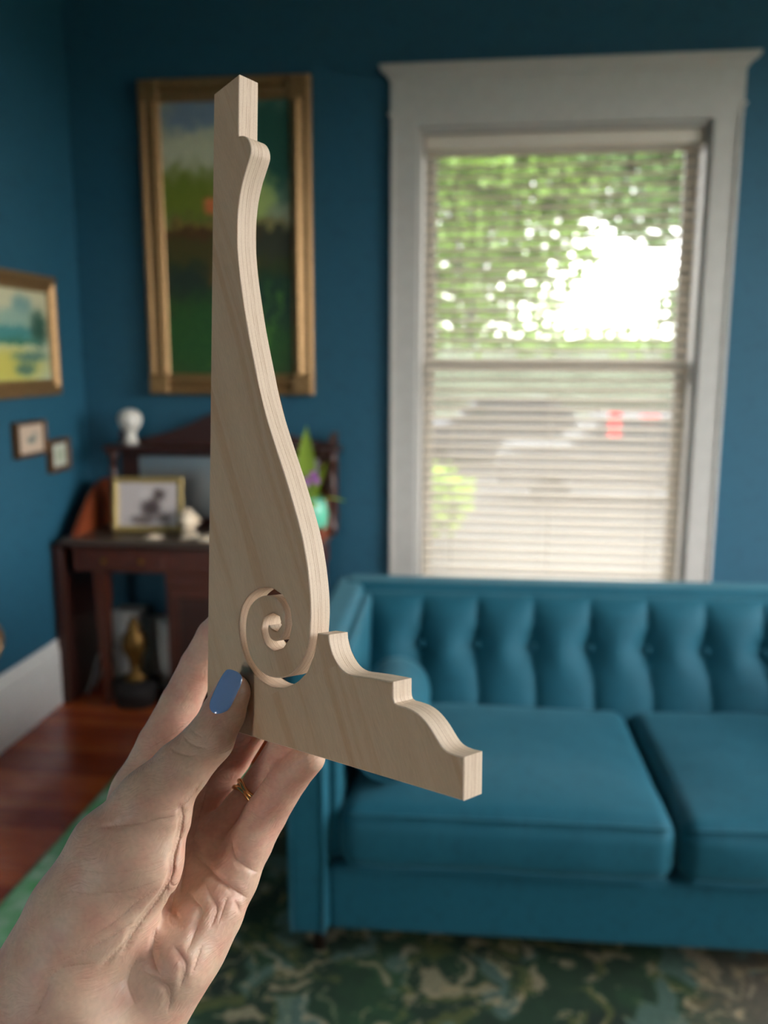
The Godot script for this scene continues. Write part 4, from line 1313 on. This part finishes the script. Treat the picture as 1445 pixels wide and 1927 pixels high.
func seg_distance(p: Vector3, s: Array) -> float:
	var a: Vector3 = s[0]
	var ab: Vector3 = s[4]
	var t := clampf((p - a).dot(ab) * float(s[5]), 0.0, 1.0)
	return p.distance_to(a + ab * t) - (float(s[2]) + float(s[3]) * t)

func field(p: Vector3, palm: Array, fingers: Array, creases: Array) -> float:
	var d := 60.0
	for c in palm:
		var e := 60.0
		for s in c[1]:
			e = smin(e, seg_distance(p, s), c[0])
		d = smin(d, e, 9.0)
	var f := d
	for c in fingers:
		var e := 60.0
		for s in c[2]:
			e = smin(e, seg_distance(p, s), c[0])
		f = minf(f, smin(e, d, c[1]))
	if absf(f) < 6.0:
		for c in creases:
			var m := 0.0
			var n: int = c[2].size()
			for i in n:
				var s: Array = c[2][i]
				var a: Vector3 = s[0]
				var ab: Vector3 = s[4]
				var t := clampf((p - a).dot(ab) * float(s[5]), 0.0, 1.0)
				var q := p.distance_squared_to(a + ab * t) / float(c[3])
				if q < 20.0:
					var u := (float(s[6]) + t) * float(s[7])
					# a groove with skin bunched up on both sides
					var v := pow(4.0 * u * (1.0 - u) + 1e-5, 0.6) * (exp(-q) - 0.4 * exp(-0.2 * q))
					if absf(v) > absf(m):
						m = v
			f += m * float(c[0])
	return f

func make_seg(a: Array, b: Array) -> Array:
	var A := Vector3(a[0], a[1], a[2])
	var B := Vector3(b[0], b[1], b[2])
	var ra: float = a[3] if a.size() > 3 else 0.0
	var rb: float = b[3] if b.size() > 3 else 0.0
	return [A, B, ra, rb - ra, B - A, 1.0 / (B - A).length_squared()]

func hand_mesh() -> ArrayMesh:
	for c in PALM_CHAINS:
		var l := []
		for i in c[1].size() - 1:
			l.append(make_seg(c[1][i], c[1][i + 1]))
		segs_palm.append([c[0], l])
	for c in FINGER_CHAINS:
		var l := []
		for i in c[2].size() - 1:
			l.append(make_seg(c[2][i], c[2][i + 1]))
		segs_finger.append([c[0], c[1], l])
	for c in FOLDS:
		var l := []
		var n: int = c[2].size() - 1
		for i in n:
			var s := make_seg(c[2][i], c[2][i + 1])
			s.append(float(i))
			s.append(1.0 / n)
			l.append(s)
		folds.append([c[0], c[1], l, c[1] * c[1]])
	var lo := Vector3.ONE * 1e9
	var hi := -lo
	for g in [PALM_CHAINS, FINGER_CHAINS]:
		for c in g:
			for j in c[c.size() - 1]:
				var r := Vector3.ONE * (float(j[3]) + 6.0)
				lo = lo.min(Vector3(j[0], j[1], j[2]) - r)
				hi = hi.max(Vector3(j[0], j[1], j[2]) + r)
	var h := 1.05
	var B := 9
	var nb := Vector3i(ceili((hi.x - lo.x) / h / B), ceili((hi.y - lo.y) / h / B), ceili((hi.z - lo.z) / h / B))
	var nx := nb.x * B
	var ny := nb.y * B
	var nz := nb.z * B
	var val := PackedFloat32Array()
	val.resize(nx * ny * nz)
	val.fill(1e6)
	var active := []
	var half := h * B * 0.87 + 2.0
	for bx in nb.x:
		for by in nb.y:
			for bz in nb.z:
				var c := lo + Vector3(bx + 0.5, by + 0.5, bz + 0.5) * (h * B)
				var palm := []
				var fing := []
				var near := 1e9
				var reach := half + 14.0
				for g in segs_palm:
					var l := []
					for s in g[1]:
						var d := seg_distance(c, s)
						near = minf(near, d)
						if d < reach:
							l.append(s)
					if l:
						palm.append([g[0], l])
				for g in segs_finger:
					var l := []
					for s in g[2]:
						var d := seg_distance(c, s)
						near = minf(near, d)
						if d < reach:
							l.append(s)
					if l:
						fing.append([g[0], g[1], l])
				if near > half + 6.0:
					continue
				var dc := field(c, palm, fing, [])
				if absf(dc) > half + 3.0:
					continue
				var cre := []
				for g in folds:
					for s in g[2]:
						if seg_distance(c, s) < half + 12.0:
							cre.append(g)
							break
				for x in B:
					for y in B:
						for z in B:
							var ix := ((bx * B + x) * ny + by * B + y) * nz + bz * B + z
							val[ix] = field(lo + Vector3(bx * B + x, by * B + y, bz * B + z) * h, palm, fing, cre)
				active.append(Vector3i(bx, by, bz))
	# surface nets
	var vert := {}
	var pos := PackedVector3Array()
	var off := [0, nz * ny, nz, nz * ny + nz, 1, nz * ny + 1, nz + 1, nz * ny + nz + 1]
	var at := [Vector3(0, 0, 0), Vector3(1, 0, 0), Vector3(0, 1, 0), Vector3(1, 1, 0), Vector3(0, 0, 1), Vector3(1, 0, 1), Vector3(0, 1, 1), Vector3(1, 1, 1)]
	var edges := [[0, 1], [2, 3], [4, 5], [6, 7], [0, 2], [1, 3], [4, 6], [5, 7], [0, 4], [1, 5], [2, 6], [3, 7]]
	for b in active:
		for x in range(b.x * B, mini(b.x * B + B, nx - 1)):
			for y in range(b.y * B, mini(b.y * B + B, ny - 1)):
				for z in range(b.z * B, mini(b.z * B + B, nz - 1)):
					var i0: int = (x * ny + y) * nz + z
					var mask := 0
					var far := false
					for k in 8:
						var v := val[i0 + off[k]]
						if v < 0.0:
							mask |= 1 << k
						elif v > 1e5:
							far = true
					if mask == 0 or mask == 255 or far:
						continue
					var sum := Vector3.ZERO
					var n := 0
					for e in edges:
						var a: float = val[i0 + off[e[0]]]
						var c: float = val[i0 + off[e[1]]]
						if (a < 0.0) != (c < 0.0):
							sum += at[e[0]].lerp(at[e[1]], a / (a - c))
							n += 1
					vert[i0] = pos.size()
					pos.append((lo + (Vector3(x, y, z) + sum / n) * h) * 0.001)
	var st := new_st()
	st.set_smooth_group(0)
	var n1 := noise(0.06, 141, 3)
	var n2 := noise(0.4, 142, 2)
	for p in pos:
		var q := p * 1000.0
		# skin tone: blotches, redder where the fingers and the hollow of the palm are
		var red := clampf(0.35 + 1.0 * n1.get_noise_3dv(q), 0.0, 1.0)
		for c in [1, 2, 3, 4]:
			var j: Array = FINGER_CHAINS[c][2][2]
			var w := exp(-(q - Vector3(j[0], j[1], j[2])).length_squared() / 900.0)
			red = clampf(red + w * (0.35 + 0.5 * n1.get_noise_3dv(q * 2.0)), 0.0, 1.0)
		var c3 := Color(0.69, 0.475, 0.345).lerp(Color(0.65, 0.36, 0.265), red) * (0.97 + 0.10 * n2.get_noise_3dv(q))
		c3.a = 1.0
		st.set_color(c3)
		st.set_uv(Vector2(p.dot(HAND_RIGHT) + 0.09, 0.13 - p.dot(HAND_UP)) / 0.22)
		st.add_vertex(p)
	# the forearm runs on out of the picture to the elbow
	var a1: Array = PALM_CHAINS[7][1][0]
	var a2: Array = PALM_CHAINS[7][1][1]
	var from := Vector3(a2[0], a2[1], a2[2])
	var dir := (Vector3(a1[0], a1[1], a1[2]) - from).normalized()
	var side := dir.cross(Vector3.UP).normalized()
	var up2 := dir.cross(side)
	var first := pos.size()
	for i in 19:
		var s := i / 16.0
		var r := lerpf(25.5, 38.0, smoothstep(0.0, 1.0, minf(s, 1.0)))
		if i > 16:
			r *= 0.8 if i == 17 else 0.02
		for j in 40:
			var ang := TAU * j / 40.0
			var p: Vector3 = (from + dir * (230.0 * minf(s, 1.02)) + (side * cos(ang) * 1.06 + up2 * sin(ang) * 0.94) * r) * 0.001
			st.set_color(Color(0.68, 0.45, 0.33))
			st.set_uv(Vector2(0.02 + 0.02 * cos(ang), 0.9 + 0.02 * s))
			st.add_vertex(p)
	for i in 18:
		for j in 40:
			var k := (j + 1) % 40
			for v in [[i, j], [i, k], [i + 1, k], [i, j], [i + 1, k], [i + 1, j]]:
				st.add_index(first + v[0] * 40 + v[1])
	for key in vert:
		var i: int = key
		var step := [nz * ny, nz, 1]
		for a in 3:
			var u: int = step[(a + 1) % 3]
			var v: int = step[(a + 2) % 3]
			var f0 := val[i]
			var f1 := val[i + int(step[a])]
			if (f0 < 0.0) == (f1 < 0.0):
				continue
			if not (vert.has(i - u) and vert.has(i - v) and vert.has(i - u - v)):
				continue
			var q := [vert[i], vert[i - u], vert[i - u - v], vert[i - v]]
			if f0 < 0.0:
				q.reverse()
			for k in [0, 1, 2, 0, 2, 3]:
				st.add_index(q[k])
	st.generate_normals()
	return st.commit()

func nail_mesh(r: float, width: float, from: float, to: float, tip: float) -> ArrayMesh:
	# local: x across, y towards the tip, z out; top sheet, under sheet and rim
	var f := func(u: float, v: float, lift: float) -> Vector3:
		var s := u * 2.0 - 1.0
		var ends := 1.0 - 0.16 * pow(absf(v * 2.0 - 1.0), 5.0)
		var a := s * width * ends
		var rr := r + lift
		# square-oval outline: the corners draw back, the cuticle is round
		var y := lerpf(from + (to - from) * 0.10 * s * s * 1.6, to - tip * pow(absf(s), 3.0), v)
		var drop := 0.0006 * maxf(0.0, v - 0.6) * 2.5
		return Vector3(sin(a) * rr, y, cos(a) * rr - drop - (0.0004 if v < 0.02 else 0.0))
	var st := new_st()
	st.set_smooth_group(0)
	grid_into(st, 18, 18, func(u, v): return f.call(u, v, 0.00055 * (1.0 - pow(absf(u * 2.0 - 1.0), 6.0))), func(p): return Vector3(p.x, 0, p.z))
	st.set_smooth_group(1)
	grid_into(st, 18, 6, func(u, v): return f.call(u, v, -0.0006), func(p): return -Vector3(p.x, 0, p.z))
	return done(st)

# relief of the skin over a 0.22 m square: fine creases across the thumb, pores, and the main folds drawn sharp
func skin_relief() -> ImageTexture:
	var n := 1024
	var px := 220.0 / n
	var h := PackedFloat32Array()
	h.resize(n * n)
	var cell := FastNoiseLite.new()
	cell.noise_type = FastNoiseLite.TYPE_CELLULAR
	cell.cellular_return_type = FastNoiseLite.RETURN_DISTANCE2_SUB
	cell.frequency = 0.85
	cell.seed = 151
	cell.fractal_type = FastNoiseLite.FRACTAL_NONE
	var lines := noise(1.0, 152, 3)
	var warp := noise(0.05, 153, 2)
	for y in n:
		for x in n:
			var X := x * px
			var Y := y * px
			var w := 4.0 * warp.get_noise_2d(X, Y)
			var al := X * 0.88 - Y * 0.47
			var ac := X * 0.47 + Y * 0.88 + w
			var v := 0.62 + 0.13 * lines.get_noise_2d(al * 0.10, ac * 0.75) + 0.05 * lines.get_noise_2d(al * 0.3 + 60.0, ac * 1.8)
			v += 0.035 * cell.get_noise_2d(al * 0.7, ac)
			h[y * n + x] = v
	for f in FOLDS:
		var pts := []
		for q in f[2]:
			var p := Vector3(q[0], q[1], q[2])
			pts.append(Vector2(p.dot(HAND_RIGHT) + 90.0, 130.0 - p.dot(HAND_UP)) / px)
		var path := smooth_path(pts, 6)
		var depth: float = 0.22 + 0.16 * float(f[0])
		var wide := 2.4
		for i in path.size() - 1:
			var A: Vector2 = path[i]
			var B: Vector2 = path[i + 1]
			if A.distance_to(B) > 90.0:
				continue
			var u := (i + 0.5) / (path.size() - 1)
			var amp: float = depth * pow(4.0 * u * (1.0 - u), 0.5)
			for yy in range(maxi(0, int(minf(A.y, B.y)) - 6), mini(n, int(maxf(A.y, B.y)) + 7)):
				for xx in range(maxi(0, int(minf(A.x, B.x)) - 6), mini(n, int(maxf(A.x, B.x)) + 7)):
					var P := Vector2(xx, yy) + Vector2(1.5, 1.5) * warp.get_noise_2d(xx * 3.0, yy * 3.0)
					var d := P.distance_to(Geometry2D.get_closest_point_to_segment(P, A, B)) / wide
					if d < 2.5:
						var k := yy * n + xx
						h[k] = minf(h[k], 0.62 - amp * exp(-d * d))
	var im := Image.create(n, n, false, Image.FORMAT_L8)
	for y in n:
		for x in n:
			var v := clampf(h[y * n + x], 0.0, 1.0)
			im.set_pixel(x, y, Color(v, v, v))
	return ImageTexture.create_from_image(im)

func build_hand():
	var m := mat("skin", Color.WHITE, 0.42)
	m.vertex_color_use_as_albedo = true
	m.subsurf_scatter_enabled = true
	m.subsurf_scatter_strength = 0.12
	m.metallic_specular = 0.42
	m.heightmap_enabled = true
	m.heightmap_texture = skin_relief()
	m.heightmap_scale = 0.075
	var t := thing("person", "hand with blue nail polish holding up the pine bracket", "person", HAND_AT)
	put("hand_and_forearm", hand_mesh(), m, t)
	var polish := mat("blue_polish", Color8(122, 156, 206), 0.16)
	polish.clearcoat_enabled = true
	polish.clearcoat = 1.0
	polish.clearcoat_roughness = 0.03
	for q in [[THUMB_NAIL, 0.0089, 0.62, -0.0085, 0.0116, 0.0016], [PINKY_NAIL, 0.0078, 0.8, -0.004, 0.0085, 0.002]]:
		var o := put("fingernail", nail_mesh(q[1], q[2], q[3], q[4], q[5]), polish, t)
		o.set_meta("label", "glossy cornflower blue painted nail")
		var up: Vector3 = q[0][1]
		var out: Vector3 = q[0][2]
		o.transform = Transform3D(Basis(up.cross(out), up, out).orthonormalized(), q[0][0] * 0.001)
	# ring
	var axis: Vector3 = RING_AT[1]
	var side := axis.cross(Vector3.UP).normalized()
	var other := axis.cross(side)
	var gold := mat("gold", Color8(224, 180, 122), 0.2, 1.0)
	var ring := thing("finger_ring", "gold ring with a small pale stone worn on a finger behind the thumb", "ring", HAND_AT + RING_AT[0] * 0.001)
	for w in [-1.0, 1.0]:
		var path := []
		var rad := []
		for k in 49:
			var a := TAU * k / 48.0
			path.append((side * cos(a) + other * sin(a)) * 0.0097 + axis * (w * 0.0012 + 0.0008 * sin(a * 3.0 + w)))
			rad.append(0.0012)
		put("band", tube(path, rad, 10), gold, ring)
	var stone := put("stone", rbox(Vector3(-0.0022, -0.0016, -0.0022), Vector3(0.0022, 0.0016, 0.0022), 0.0009, 2, 1), mat("stone", Color8(236, 232, 220), 0.05), ring)
	stone.position = -side * 0.0106
